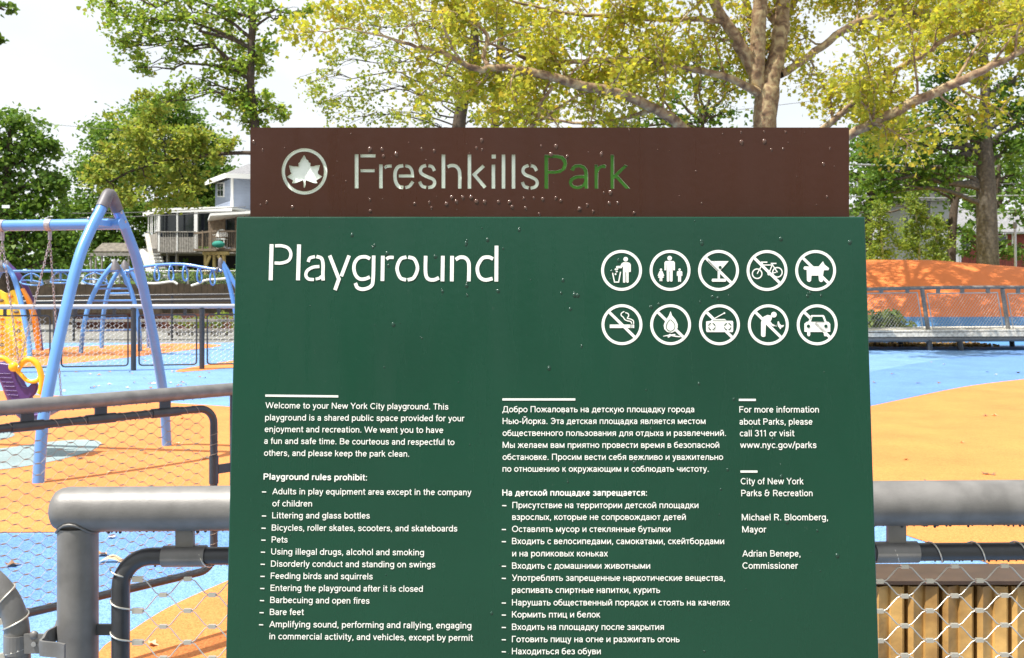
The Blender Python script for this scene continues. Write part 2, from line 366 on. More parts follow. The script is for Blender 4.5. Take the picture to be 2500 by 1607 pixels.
# ------------------------------------------------------------------ leaves and trees
SH = {
 'quad': np.array([(0, 0, 0), (.32, .45, .05), (0, 1, -.05), (-.32, .45, .05)]),
 'maple': np.array([(0, 0, 0), (.42, .12, .06), (.34, .50, 0), (0, 1, -.10), (-.34, .50, 0), (-.42, .12, .06)]),
 'lobed': np.array([(0, 0, 0), (.30, -.10, .05), (.26, .14, .0), (.56, .38, .08), (.24, .52, 0), (0, 1, -.08), (-.24, .52, 0), (-.56, .38, .08), (-.26, .14, 0), (-.30, -.10, .05)]),
}
def leaf_mesh(name, C, size, shape, m, rng, droop=.0, szv=.3):
    C = np.asarray(C, float); n = len(C); S = SH[shape]; k = len(S)
    a = rng.normal(size=(n, 3)); a[:, 2] = a[:, 2] * .6 - droop; a /= np.linalg.norm(a, axis=1)[:, None]
    b = rng.normal(size=(n, 3)) * .75; b[:, 2] += .55
    b -= (a * b).sum(1)[:, None] * a; b /= np.linalg.norm(b, axis=1)[:, None]
    c = np.cross(a, b)
    sz = size * (1 - szv + 2 * szv * rng.random(n))
    V = C[:, None, :] + sz[:, None, None] * (S[None, :, 0:1] * c[:, None, :] + (S[None, :, 1:2] - .4) * a[:, None, :] + S[None, :, 2:3] * b[:, None, :])
    me = bpy.data.meshes.new(name)
    me.vertices.add(n * k); me.vertices.foreach_set('co', V.reshape(-1).astype(np.float32))
    me.loops.add(n * k); me.loops.foreach_set('vertex_index', np.arange(n * k, dtype=np.int32))
    me.polygons.add(n); me.polygons.foreach_set('loop_start', np.arange(0, n * k, k, dtype=np.int32))
    me.update(calc_edges=True); me.materials.append(m)
    return me
def shift_mesh(me, v):
    me.transform(Matrix.Translation(-Vector(v))); return me

def clumps(cl, rng, per, sub=16, subr=.28, gaps=.55):
    """cl: list of (Vector center, radius, yscale). returns leaf centres"""
    out = []
    for c, r, q in cl:
        ns = max(4, int(sub * (r ** 1.3)))
        d = rng.normal(size=(ns, 3)); d /= np.linalg.norm(d, axis=1)[:, None]
        rad = r * (gaps + (1.12 - gaps) * rng.random(ns) ** .7)
        P = np.array(c)[None] + d * rad[:, None] * np.array((1, q, .85))[None]
        for p in P:
            s = subr * r ** .6 * (.6 + .8 * rng.random())
            k = max(3, int(per * (.5 + rng.random())))
            out.append(p[None] + rng.normal(size=(k, 3)) * s * np.array((.62, .62, .42)))
    return np.concatenate(out)

def branch_to(mb, a, b, r0, r1, rng, wob=.08, n=7):
    a = Vector(a); b = Vector(b); L_ = (b - a).length; P = []
    up = Vector((0, 0, 1)) * L_ * .12
    for i in range(n):
        t = i / (n - 1); w_ = math.sin(math.pi * t)
        P.append(a.lerp(b, t) + up * w_ * .8 + Vector(rng.normal(size=3)) * wob * L_ * w_ * .5)
    mb.tube(catmull(P, 2), list(np.linspace(r0, r1, (n - 1) * 2 + 1)), 6, cap=False)
    return P

def simple_tree(name, label, base, trunk, tr, clist, lm, bm, seed, size, shape='maple', per=9, sub=18, subr=.34, group=None, gaps=.5, cat='tree', twigs=True, limb=None, hang=False):
    """trunk: list of points, tr radii, clist: clumps (center, radius, yscale)"""
    rng = np.random.default_rng(seed)
    t = thing(name, label, cat, base, group)
    mb = MB(); P = catmull(trunk, 4); mb.tube(P, list(np.interp(np.linspace(0, 1, len(P)), np.linspace(0, 1, len(tr)), tr)), 10, cap=False)
    part(t, 'trunk', mb, bm)
    bb = MB(); top = trunk[-1]
    tips = []
    for c, r, q in clist:
        # attach at nearest trunk point a bit below the clump
        cand = P[len(P) // 2:] if hang else ([p for p in P if p.z < c.z + .2] or [P[0]])
        a = min(cand, key=lambda p: (p - c).length + .35 * abs(p.z - (c.z - r)))
        r0 = (limb or tr[0] * .42) * min(1, .5 + r * .25)
        Q = branch_to(bb, a, c, r0, r0 * .3, rng)
        for k in range(5 if twigs else 2):
            s = Q[random.randint(3, 6)]; d = Vector(rng.normal(size=3)).normalized() * r * (.6 + .4 * rng.random())
            d.z = d.z * .7; branch_to(bb, s, c + d, r0 * .32, .006, rng, .1, 5)
    part(t, 'branches', bb, bm, kind='stuff')
    C = clumps(clist, rng, per, sub, subr, gaps)
    me = shift_mesh(leaf_mesh('crown', C, size, shape, lm, rng), base)
    part(t, 'crown', me, None)
    return t

def pc(px, py, Y, rpx, q=1.0): return (W(px, py, Y), rpx / F * Y, q)

# ---- the big sycamore
def sycamore():
    rng = np.random.default_rng(11); Y0 = 26.0
    base = W(1866, 853, Y0); base.z = 0
    t = thing('sycamore_tree', 'large forked sycamore with mottled bark and yellow green leaves rising behind the brown sign header', 'tree', base)
    def pth(pts): return [W(x, y, Y0 + d) for x, y, d, r in pts], [r * (.5 if r > 30 else .44) / F * (Y0 + d) for x, y, d, r in pts]
    limbs = [
     [(1866, 853, 0, 84), (1862, 700, 0, 72), (1862, 560, 0, 66), (1864, 420, 0, 60), (1866, 311, 0, 57), (1872, 235, 0, 60), (1880, 190, 0, 50), (1895, 140, 0, 42), (1906, 70, .1, 41), (1912, 0, .2, 36), (1925, -160, .3, 30), (1900, -420, .3, 20), (1930, -640, .2, 8)],
     [(1868, 240, 0, 40), (1848, 200, -.1, 40), (1850, 120, -.2, 38), (1852, 50, -.3, 36), (1855, -20, -.4, 34), (1830, -180, -.6, 26), (1790, -420, -.8, 14), (1760, -560, -1, 6)],
     [(1862, 230, 0, 40), (1836, 165, -.1, 36), (1800, 100, -.3, 32), (1765, 45, -.5, 30), (1735, -10, -.8, 28), (1690, -120, -1.4, 22), (1600, -260, -2, 12), (1540, -360, -2, 5)],
     [(1898, 60, .1, 24), (1872, 25, .3, 20), (1850, -10, .5, 19), (1800, -140, 1.2, 13), (1760, -280, 1.6, 5)],
     [(1768, 52, -.5, 16), (1700, 47, -.9, 15), (1640, 48, -1.2, 14), (1560, 43, -1.5, 13), (1500, 40, -1.7, 12), (1400, 35, -2, 10), (1300, 15, -2.3, 8), (1200, -10, -2.6, 5)],
     [(1850, 225, -.2, 26), (1800, 200, -.5, 21), (1730, 176, -.9, 19), (1640, 165, -1.3, 17), (1600, 150, -1.5, 17), (1540, 146, -1.7, 15), (1400, 152, -2.2, 13), (1310, 150, -2.5, 11), (1230, 118, -2.7, 8), (1150, 95, -3, 4)],
     [(1850, 470, 0, 44), (1780, 400, -.6, 36), (1672, 316, -1.4, 30), (1600, 265, -1.9, 29), (1500, 225, -2.4, 27), (1410, 207, -2.8, 27), (1330, 182, -3.1, 25), (1240, 166, -3.4, 21), (1160, 168, -3.6, 18), (1105, 143, -3.8, 15), (1060, 121, -4, 12), (1020, 115, -4.1, 11), (940, 90, -4.3, 7), (850, 70, -4.5, 3)],
     [(1192, 162, -3.5, 13), (1180, 130, -3.4, 12), (1190, 95, -3.3, 12), (1175, 65, -3.2, 10), (1140, 50, -3.1, 8), (1080, 0, -3.1, 6), (1040, -60, -3, 3)],
     [(1350, 212, -3, 10), (1322, 250, -3, 11), (1310, 290, -3, 12), (1285, 320, -3, 8)],
     [(1290, 316, -3, 7), (1340, 280, -2.8, 7), (1400, 240, -2.6, 6), (1440, 225, -2.5, 3)],
     [(1380, 205, -2.8, 7), (1395, 180, -2.7, 6), (1440, 140, -2.5, 5), (1470, 95, -2.4, 4), (1500, 40, -2.2, 3)],
     [(1905, 182, 0, 24), (1935, 165, .2, 22), (1990, 128, .5, 21), (2040, 88, .8, 21), (2090, 55, 1.1, 18), (2150, 36, 1.4, 17), (2220, 33, 1.7, 15), (2330, 20, 2, 11), (2420, -10, 2.3, 7), (2500, -40, 2.5, 4)],
     [(2140, 42, 1.3, 10), (2180, 55, 1.2, 10), (2220, 68, 1.1, 6)],
     [(1880, 400, 0, 30), (1960, 350, -.8, 24), (2034, 296, -1.6, 18), (2080, 255, -1.9, 17), (2130, 215, -2.2, 15), (2190, 168, -2.5, 15), (2260, 130, -2.8, 14), (2320, 90, -3, 12), (2400, 72, -3.3, 9), (2480, 60, -3.5, 5)],
     [(1885, 470, 0, 38), (1980, 390, -1.5, 32), (2076, 328, -2.5, 26), (2150, 290, -3, 27), (2240, 244, -3.4, 28), (2330, 204, -3.8, 25), (2420, 162, -4.1, 20), (2500, 122, -4.4, 17), (2600, 90, -4.8, 12), (2720, 40, -5.2, 5)],
     [(1912, 0, .2, 26), (1990, -120, 1.6, 22), (2100, -260, 3, 16), (2220, -380, 4, 7)],
     [(1895, 120, .1, 24), (1930, 20, 2.5, 20), (1990, -60, 5, 14), (2060, -150, 7, 6)],
     [(1850, 100, -.2, 22), (1790, -60, 2.6, 18), (1650, -160, 5, 12), (1500, -240, 6.5, 5)],
     [(1912, -60, .2, 24), (2060, -180, 1, 16), (2260, -250, 2, 11), (2450, -300, 2.5, 5)],
     [(1866, 0, -.3, 20), (1800, -140, -3, 15), (1850, -260, -5, 7)],
     [(1930, -60, .3, 26), (2080, -120, 3, 22), (2200, -130, 6, 16), (2300, -120, 9, 8)],  # unseen limbs above the frame start here, added to dapple the mound
     [(1990, -90, 1.6, 20), (2180, -190, 4, 18), (2330, -200, 7, 12), (2440, -180, 10, 6)],
     [(1925, -160, .3, 22), (2040, -260, 4, 18), (2140, -300, 8, 12), (2230, -290, 11, 6)],
     [(1912, -60, .2, 22), (1960, -60, 4, 18), (2030, -50, 8, 12), (2090, -40, 11, 6)],
     [(2150, 36, 1.4, 14), (2220, -30, 4, 12), (2300, -60, 7, 8), (2370, -60, 9, 4)],
     [(1912, -60, .2, 22), (1890, -90, 3, 18), (1850, -95, 6, 12), (1800, -95, 8.5, 6)],
     [(1925, -160, .3, 22), (1930, -150, 4, 18), (1950, -120, 8, 12), (1940, -110, 10.5, 6)],
     [(1925, -160, .3, 20), (2080, -180, 4, 17), (2200, -150, 9, 12), (2250, -100, 12.5, 6)],
     [(1930, -60, .3, 18), (2060, -80, 2, 15), (2180, -80, 4, 11), (2280, -70, 6, 6)],  # last of the limbs added for the mound's shade
     [(1600, 265, -1.9, 16), (1520, 290, -1, 12), (1400, 300, 0, 8), (1260, 270, .6, 5)],
     [(2330, 204, -3.8, 10), (2380, 120, -3.6, 7), (2440, 60, -3.4, 4)],
    ]
    tips = []; segs = []
    for i, lb in enumerate(limbs):
        P, r = pth(lb); Q = catmull(P, 4); rr = list(np.interp(np.linspace(0, 1, len(Q)), np.linspace(0, 1, len(r)), r))
        for q in Q[2:-2]: q += Vector(rng.normal(size=3)) * .012
        mb = MB(); mb.tube(Q, rr, 12 if i < 3 else 9, cap=False)
        part(t, 'trunk' if i == 0 else 'limb', mb, M['syc'])
        segs.append((Q, rr))
    bb = MB(); LC = []
    def twig(p, d, L_, r, lvl):
        P = [p]; dd = d.normalized(); n = 5
        for k in range(n):
            dd = (dd + Vector(rng.normal(size=3)) * .28 + Vector((0, 0, .04 if lvl == 1 else -.05))).normalized()
            P.append(P[-1] + dd * L_ / n)
        bb.tube(P, list(np.linspace(r, max(.004, r * .3), n + 1)), 5 if lvl == 1 else 4, cap=False)
        if lvl == 1:
            for k in range(2, n + 1):
                for _ in range(2):
                    dv = (P[k] - P[k - 1]).normalized() + Vector(rng.normal(size=3)) * .8
                    twig(P[k], dv, L_ * (.28 + .25 * rng.random()), r * .35, 2)
        else:
            for k in range(1, n + 1):
                m_ = int(3 + 4.2 * rng.random())
                LC.append(np.array(P[k])[None] + rng.normal(size=(m_, 3)) * .17)
    for li, (Q, rr) in enumerate(segs):
        acc = 0
        for k in range(2, len(Q)):
            acc += (Q[k] - Q[k - 1]).length
            if rr[k] > .26: continue
            if li == 0 and Q[k].z < 7.2: continue
            px = CX + F * Q[k].x / Q[k].y; py = HY - (Q[k].z - EYE) * F / Q[k].y
            if py > 300: continue
            step = .42 if rr[k] < .12 else .65
            if py < -40: step *= 1.5
            while acc > step:
                acc -= step
                tan = (Q[k] - Q[k - 1]).normalized()
                d = Vector(rng.normal(size=3)); d -= tan * d.dot(tan); d.normalize(); d.z += .15; d.y += .75
                if rr[k] > .09 and rng.random() < .45: continue
                twig(Q[k], d + tan * .6, .9 + 1.2 * rng.random(), min(.035, rr[k] * .5), 1)
        twig(Q[-1], Q[-1] - Q[-2], 1.2, .02, 1)
    part(t, 'twigs', bb, M['syc'], kind='stuff')
    C = np.concatenate(LC)
    part(t, 'crown', shift_mesh(leaf_mesh('crown', C + np.array((0, .12, 0)), .118, 'lobed', M['lf_syc'], rng, .25), base), None)
    print('sycamore leaves', len(C))
sycamore()

# ---- tall maple left of the sign
Y = 30
lt = [pc(300,40,Y,75),pc(330,110,Y,60),pc(390,50,Y,75),pc(470,30,Y,80),pc(340,165,Y,32),pc(430,120,Y,50),pc(540,90,Y+1,70),pc(600,40,Y,75),pc(560,170,Y,55),
      pc(500,210,Y,48),pc(440,225,Y,36),pc(400,250,Y,22),pc(615,160,Y+1,52),pc(640,130,Y,35),pc(590,235,Y,55),pc(640,250,Y,52),pc(680,265,Y,28),pc(560,255,Y,40),
      pc(600,300,Y,34),pc(270,5,Y,45),pc(640,-60,Y,90),pc(500,-70,Y,100),pc(360,-60,Y,80),pc(700,40,Y,24),pc(745,30,Y,22)]
simple_tree('maple_tree', 'tall loose green maple whose dark trunk rises at the left end of the brown header', G(618, 835), [G(634, 835), W(634, 600, Y), W(630, 400, Y), W(622, 300, Y), W(612, 220, Y), W(614, 120, Y), W(616, 20, Y), W(600, -60, Y)],
            [.2, .18, .15, .14, .12, .11, .1, .05], lt, M['lf_mid2'] if 'lf_mid2' in M else leafmat('bright green leaves', [(.15, .27, .04), (.25, .36, .055), (.34, .40, .065), (.20, .32, .045), (.38, .34, .06)], .55), M['bark'], 3, .125, 'maple', per=22, sub=28, subr=.30, gaps=.2)

# bare arching twigs of the same maple, right of trunk are part of its branches
# ---- yellowish maple in front of darker tree
Y = 36
simple_tree('maple_tree', 'rounded yellow green maple above the swing apex, in front of darker trees', G(655, 815), [G(655, 815), W(652, 640, Y), W(655, 470, Y), W(650, 400, Y), W(622, 376, Y), W(575, 374, Y), W(520, 378, Y), W(450, 386, Y), W(390, 396, Y), W(330, 414, Y), W(268, 445, Y)], [.22, .20, .17, .12, .08, .07, .07, .06, .06, .05, .03],
            [pc(375,270,Y,45),pc(320,320,Y,55),pc(400,330,Y,65),pc(470,350,Y,45),pc(270,380,Y,45),pc(340,400,Y,60),pc(430,410,Y,60),pc(490,360,Y,30),pc(240,440,Y,42),pc(290,480,Y,42),pc(380,480,Y,48),pc(450,475,Y,42),pc(480,440,Y,30),pc(560,355,Y,26),pc(350,240,Y,20),pc(525,380,Y,24)],
            M['lf_lime'], M['bark'], 5, .14, 'maple', per=26, sub=32, subr=.30, gaps=.2, hang=True, limb=.05)
Y = 66
simple_tree('dark_tree', 'dense dark green tree behind the yellow green maple', G(455, 770), [G(455, 770), W(455, 640, Y), W(430, 480, Y), W(425, 330, Y)], [.4, .34, .2, .08],
            [pc(350,275,Y,45),pc(420,300,Y,70),pc(260,330,Y,55),pc(500,360,Y,60),pc(230,420,Y,55),pc(330,400,Y,90),pc(450,420,Y,80),pc(540,440,Y,50),pc(210,510,Y,50),pc(290,520,Y,75),pc(400,520,Y,80),pc(500,490,Y,50),pc(240,590,Y,45),pc(310,600,Y,50),pc(570,450,Y,36)],
            M['lf_dark'], M['bark'], 6, .30, 'quad', per=60, sub=16, subr=.55, gaps=.1)
Y = 38
simple_tree('dark_tree', 'dense dark green tree at the left edge of the picture', G(20, 810), [G(20, 810), W(20, 640, Y), W(15, 480, Y), W(25, 330, Y)], [.4, .34, .2, .08],
            [pc(30,300,Y,48),pc(-20,330,Y,70),pc(90,350,Y,45),pc(125,365,Y,22),pc(60,400,Y,60),pc(-20,430,Y,80),pc(120,440,Y,36),pc(150,455,Y,22),pc(30,480,Y,75),pc(110,500,Y,55),pc(-40,560,Y,80),pc(60,580,Y,70),pc(140,560,Y,42),pc(185,600,Y,40),pc(30,650,Y,50),pc(110,640,Y,45),pc(170,640,Y,40)],
            M['lf_dark'], M['bark'], 8, .17, 'maple', per=38, sub=21, subr=.42, gaps=.1)
Y = 22
simple_tree('green_tree', 'green tree outside the picture with one leafy branch in the top left corner', G(-420, 879), [G(-420, 879), W(-420, 600, Y), W(-400, 300, Y), W(-390, 60, Y)], [.25, .2, .15, .06],
            [pc(-60,10,Y,60),pc(10,25,Y,24),pc(0,95,Y,14),pc(-200,0,Y,100),pc(-350,-60,Y,120),pc(-500,60,Y,110),pc(-300,150,Y,110)], M['lf_mid'], M['bark'], 9, .15, 'maple', per=9, sub=24, subr=.25)
# ---- trees behind header
Y = 34
simple_tree('loose_tree', 'loose light green tree with twin dark stems above the letters of the brown header', G(1150, 822), [G(1150, 822), W(1150, 600, Y), W(1122, 400, Y), W(1120, 311, Y), W(1138, 210, Y), W(1160, 120, Y), W(1150, 0, Y)], [.3, .28, .26, .24, .2, .16, .1],
            [pc(760,200,Y,42,2),pc(810,150,Y,40,2),pc(860,110,Y,50,2),pc(800,250,Y,45,2),pc(850,290,Y,50,2),pc(900,220,Y,55,2),pc(950,150,Y,60,2),pc(960,280,Y,45,2),pc(1020,230,Y,55,2),pc(1040,300,Y,36,2),pc(1090,150,Y,60,2),pc(900,60,Y,60,2),pc(1000,60,Y,60,2),pc(1120,50,Y,60,2),pc(1220,70,Y,60,2),pc(1250,240,Y,50,2),pc(1180,290,Y,30,2),pc(1300,120,Y,55,2),pc(820,40,Y,36,2)],
            M['lf_lime'], M['bark'], 12, .12, 'maple', per=16, sub=24, subr=.36, gaps=.1, limb=.05)
mb = MB()
Y = 37
simple_tree('green_tree', 'straight dark stemmed tree just right of the twin stemmed loose tree', G(1213, 812), [G(1213, 812), W(1213, 600, Y), W(1208, 311, Y), W(1216, 180, Y), W(1224, 60, Y), W(1225, -60, Y)], [.22, .2, .17, .15, .12, .08],
            [pc(1290,60,Y,60),pc(1200,20,Y,60),pc(1340,270,Y,45),pc(1400,120,Y,45),pc(1180,-40,Y,80),pc(1290,190,Y,34)], M['lf_mid'], M['bark'], 13, .18, 'maple', per=7, sub=18, subr=.36, gaps=.1)
Y = 45
simple_tree('green_tree', 'round green treetop showing low between two sycamore limbs', G(1720, 795), [G(1720, 795), W(1720, 600, Y), W(1718, 400, Y), W(1715, 300, Y)], [.3, .25, .2, .08],
            [pc(1560,290,Y,45),pc(1620,240,Y,55),pc(1640,290,Y,50),pc(1700,200,Y,60),pc(1700,300,Y,45),pc(1760,280,Y,55),pc(1790,220,Y,45),pc(1690,130,Y,50),pc(1760,160,Y,45),pc(1500,310,Y,40),pc(1600,350,Y,80),pc(1760,350,Y,80)],
            M['lf_mid'], M['bark'], 14, .21, 'maple', per=9, sub=16, subr=.4, gaps=.1)
# ---- right side trees
Y = 41
simple_tree('oak_tree', 'tall dark green tree with a straight grey trunk beyond the orange mound', G(2415, 802), [G(2415, 802), W(2412, 650, Y), W(2408, 500, Y), W(2405, 380, Y), W(2404, 300, Y), W(2405, 180, Y), W(2395, 60, Y), W(2400, -60, Y)], [.48, .44, .40, .34, .22, .18, .14, .06],
            [pc(2290,60,Y,70),pc(2380,40,Y,70),pc(2470,60,Y,60),pc(2330,140,Y,52),pc(2290,190,Y,40),pc(2480,200,Y,55),pc(2440,270,Y,40),pc(2490,280,Y,45),pc(2330,260,Y,42),pc(2270,290,Y,60),pc(2200,330,Y,55),pc(2350,330,Y,50),pc(2140,360,Y,45),pc(2260,370,Y,55),pc(2310,420,Y,50),pc(2180,420,Y,50),pc(2130,440,Y,34),pc(2240,440,Y,45),pc(2480,370,Y,50),pc(2440,350,Y,34),pc(2540,300,Y,60),pc(2400,-40,Y,90),pc(2350,390,Y,28),pc(2170,470,Y,30)],
            leafmat('oak leaves', [(.06, .14, .02), (.11, .21, .03), (.16, .25, .035), (.08, .17, .025)], .42), M['barkg'], 15, .16, 'maple', per=22, sub=24, subr=.36, gaps=.2)
Y = 50
simple_tree('dark_tree', 'slim dark tree leaning right just behind the straight grey trunk', G(2432, 787), [G(2432, 787), W(2425, 640, Y), W(2422, 560, Y), W(2430, 480, Y), W(2440, 400, Y)], [.25, .22, .2, .17, .1],
            [pc(2400,560,Y,45),pc(2350,590,Y,40),pc(2450,600,Y,40),pc(2470,470,Y,50),pc(2500,430,Y,40),pc(2370,510,Y,38),pc(2440,400,Y,60),pc(2360,430,Y,45)], M['lf_dark'], M['bark'], 16, .22, 'maple', per=9, sub=16, subr=.42, gaps=.1)
Y = 47
simple_tree('green_tree', 'tree with a dark twisted trunk beyond the mound, left of the straight grey trunk', G(2325, 791), [G(2325, 791), W(2322, 650, Y), W(2325, 560, Y), W(2332, 490, Y), W(2345, 440, Y)], [.24, .22, .2, .18, .1],
            [pc(2330,470,Y,40),pc(2290,540,Y,34),pc(2350,560,Y,25),pc(2280,440,Y,50),pc(2100,520,Y,50),pc(2090,440,Y,50),pc(2100,380,Y,50)], M['lf_mid'], M['bark'], 17, .2, 'maple', per=9, sub=16, subr=.42, gaps=.1)
Y = 60
simple_tree('green_tree', 'broad green tree behind the pale grey house at the sign edge', G(2120, 775), [G(2120, 775), W(2120, 600, Y), W(2125, 450, Y), W(2130, 380, Y)], [.3, .25, .2, .08],
            [pc(2090, 350, Y, 50), pc(2150, 400, Y, 60), pc(2090, 430, Y, 50), pc(2220, 380, Y, 60), pc(2100, 500, Y, 45), pc(2170, 470, Y, 50), pc(2250, 440, Y, 50), pc(2100, 570, Y, 40), pc(2290, 400, Y, 50), pc(2150, 330, Y, 50)],
            M['lf_mid'], M['bark'], 33, .26, 'maple', per=26, sub=12, subr=.5, gaps=.1)
Y = 74
simple_tree('dark_tree', 'broad dark tree far behind the red house at the right', G(2440, 764), [G(2440, 764), W(2440, 600, Y), W(2440, 480, Y), W(2440, 420, Y)], [.3, .25, .2, .08],
            [pc(2360,540,Y,50),pc(2330,470,Y,50),pc(2400,480,Y,50),pc(2480,430,Y,50),pc(2500,560,Y,40),pc(2390,400,Y,60),pc(2470,370,Y,50),pc(2540,470,Y,50),pc(2300,560,Y,36)], M['lf_mid'], M['bark'], 34, .30, 'maple', per=22, sub=11, subr=.6, gaps=.1)
for k, (px, top, lab) in enumerate([(2155, 500, 'pale green sapling nearest the sign edge, leaning over the mound'), (2245, 455, 'pale green sapling with a bright stem, middle of the three beyond the mound'), (2290, 540, 'smaller pale green sapling, right one of the three beyond the mound')]):
    Y = 43 + k * .8
    cl = [pc(px + random.uniform(-30, 30) * (.4 + .6 * (yy - top) / 120), yy, Y, 22 + (yy - top) * .07) for yy in range(top, 650, 22)] + [pc(px + random.uniform(-45, 45), yy, Y, 22) for yy in range(top + 60, 650, 34)]
    simple_tree('sapling', lab, G(px, 795), [G(px, 795), W(px, 640, Y), W(px - 6, 560, Y), W(px - 12, top, Y)], [.07, .06, .05, .02], cl, M['lf_pale'], mat('pale stem', (.5, .45, .3), .7), 20 + k, .14, 'quad', per=22, sub=34, subr=.34, group='saplings beyond the orange mound', gaps=.1, limb=.03)
Y = 46
simple_tree('green_tree', 'bushy green tree at the right edge of the picture behind the lamp post', G(2530, 793), [G(2530, 793), W(2530, 650, Y), W(2530, 520, Y)], [.2, .16, .06],
            [pc(2500,540,Y,30),pc(2530,500,Y,50),pc(2490,600,Y,22),pc(2540,600,Y,50),pc(2470,520,Y,20)], M['lf_mid'], M['bark'], 31, .2, 'maple', per=10, sub=18, subr=.4)

def bush(name, label, cl, lm, seed, size=.14, per=9, sub=20, cat='bush', shape='quad', group=None, z0=0.0):
    rng = np.random.default_rng(seed); c = cl[len(cl) // 2][0]; base = Vector((c.x, c.y, z0))
    t = thing(name, label, cat, base, group)
    st = MB()
    for cc, r, q in cl:
        for k in range(3):
            st.tube([Vector((cc.x + random.uniform(-.1, .1), cc.y, z0)), cc + Vector((random.uniform(-r, r) * .5, 0, random.uniform(-.2, .6) * r))], [.02, .006], 4, cap=False)
    part(t, 'stems', st, M['bark'])
    C = clumps(cl, rng, per, sub, .34, .1); C = C[C[:, 2] > z0]
    part(t, 'foliage', shift_mesh(leaf_mesh('foliage', C, size, shape, lm, rng), base), None)
    return t
bush('hedge', 'low clipped green hedge beyond the mound in front of the red house', [pc(2345 + i * 22, 612 + (4 if i > 2 else 0), 50, 20) for i in range(10)], M['lf_mid'], 40, .16, 14, 26, 'hedge')
bush('grass_clump', 'tall green grass clump behind the bridge railing beside the sign edge', [pc(2110, 790, 27.4, 28), pc(2140, 788, 27.4, 32), pc(2175, 785, 27.6, 26), pc(2210, 795, 27.4, 20)], leafmat('grassy leaves', [(.08, .14, .03), (.16, .22, .05), (.24, .27, .09)], .3), 41, .16, 16, 60, 'plant', 'quad')
for k, (px, py, r, lab) in enumerate([(430, 778, 14, 'low weedy green shrub on the verge left of the others'), (480, 785, 20, 'weedy yellow green shrub in the middle of the verge'), (535, 780, 26, 'weedy tall green shrub on the verge beside the sign edge'), (590, 780, 26, 'weedy green shrub on the verge behind the sign edge')]):
    bush('weedy_shrub', lab, [pc(px, py, 34, r), pc(px + 16, py + 6, 34, r * .8), pc(px - 14, py + 8, 34, r * .7)], M['lf_pale'], 50 + k, .11, 10, 40, 'shrub', 'quad', 'weedy shrubs on the verge')
for k, (px, py, r, lm_, lab) in enumerate([(300, 665, 40, 'lf_lime', 'bright shrub seen between the legs of the near swing frame'), (355, 700, 30, 'lf_dark', 'dark shrub behind the climbing frame arch'), (240, 650, 42, 'lf_mid', 'green shrub under the low carport roof'),
        (150, 665, 30, 'lf_mid', 'shrub beyond the pale shed'), (420, 660, 40, 'lf_dark', 'dark shrub under the enclosed porch'), (30, 690, 40, 'lf_dark', 'dark shrub left of the pale shed')]):
    bush('garden_shrub', lab, [pc(px, py, 52, r), pc(px + r * .7, py + 8, 52.4, r * .8), pc(px - r * .7, py + 10, 52.2, r * .8)], M[lm_], 60 + k, .22, 14, 12, 'shrub', 'quad')
bush('hedge', 'dark shrubby hedge just behind the chain link fence under the stilt house', [q for k in range(9) for q in (pc(352 + k * 30, 690 - (k % 3) * 4, 47.6, 30), pc(366 + k * 30, 700, 47.8, 30), pc(340 + k * 30, 705, 47.5, 26))], M['lf_dark'], 80, .17, 22, 16, 'hedge', 'maple')
# distant wood, and an unseen row behind the camera added to darken sign reflections
rng = np.random.default_rng(77)
cl = [(Vector((x + rng.normal() * 1.5, 92 + rng.normal() * 4, 2.5 + rng.random() * 4)), 3.0 + rng.random() * 1.5, 1) for x in np.arange(-75, 76, 4.0)] + [(Vector((x + rng.normal() * 1.5, -38 + rng.normal() * 3, 3 + rng.random() * 6)), 3.0 + rng.random() * 1.5, 1) for x in np.arange(-60, 61, 3.5)]
C = clumps(cl, rng, 16, 7, .8, .1); C = C[C[:, 2] > 0]
struct('distant_and_added_trees', leaf_mesh('distant_and_added_trees', C, .6, 'quad', M['lf_dark'], rng), None, 'stuff')
# leaf litter under bridge and on the verge
rng = np.random.default_rng(78)
C = np.stack([rng.uniform(9.0, 13.5, 900), rng.uniform(27.2, 28.4, 900), np.full(900, .03)], 1)
struct('leaf_litter', leaf_mesh('leaf_litter', C, .13, 'maple', M['lf_dry'], rng), None, 'stuff')
print('trees done')
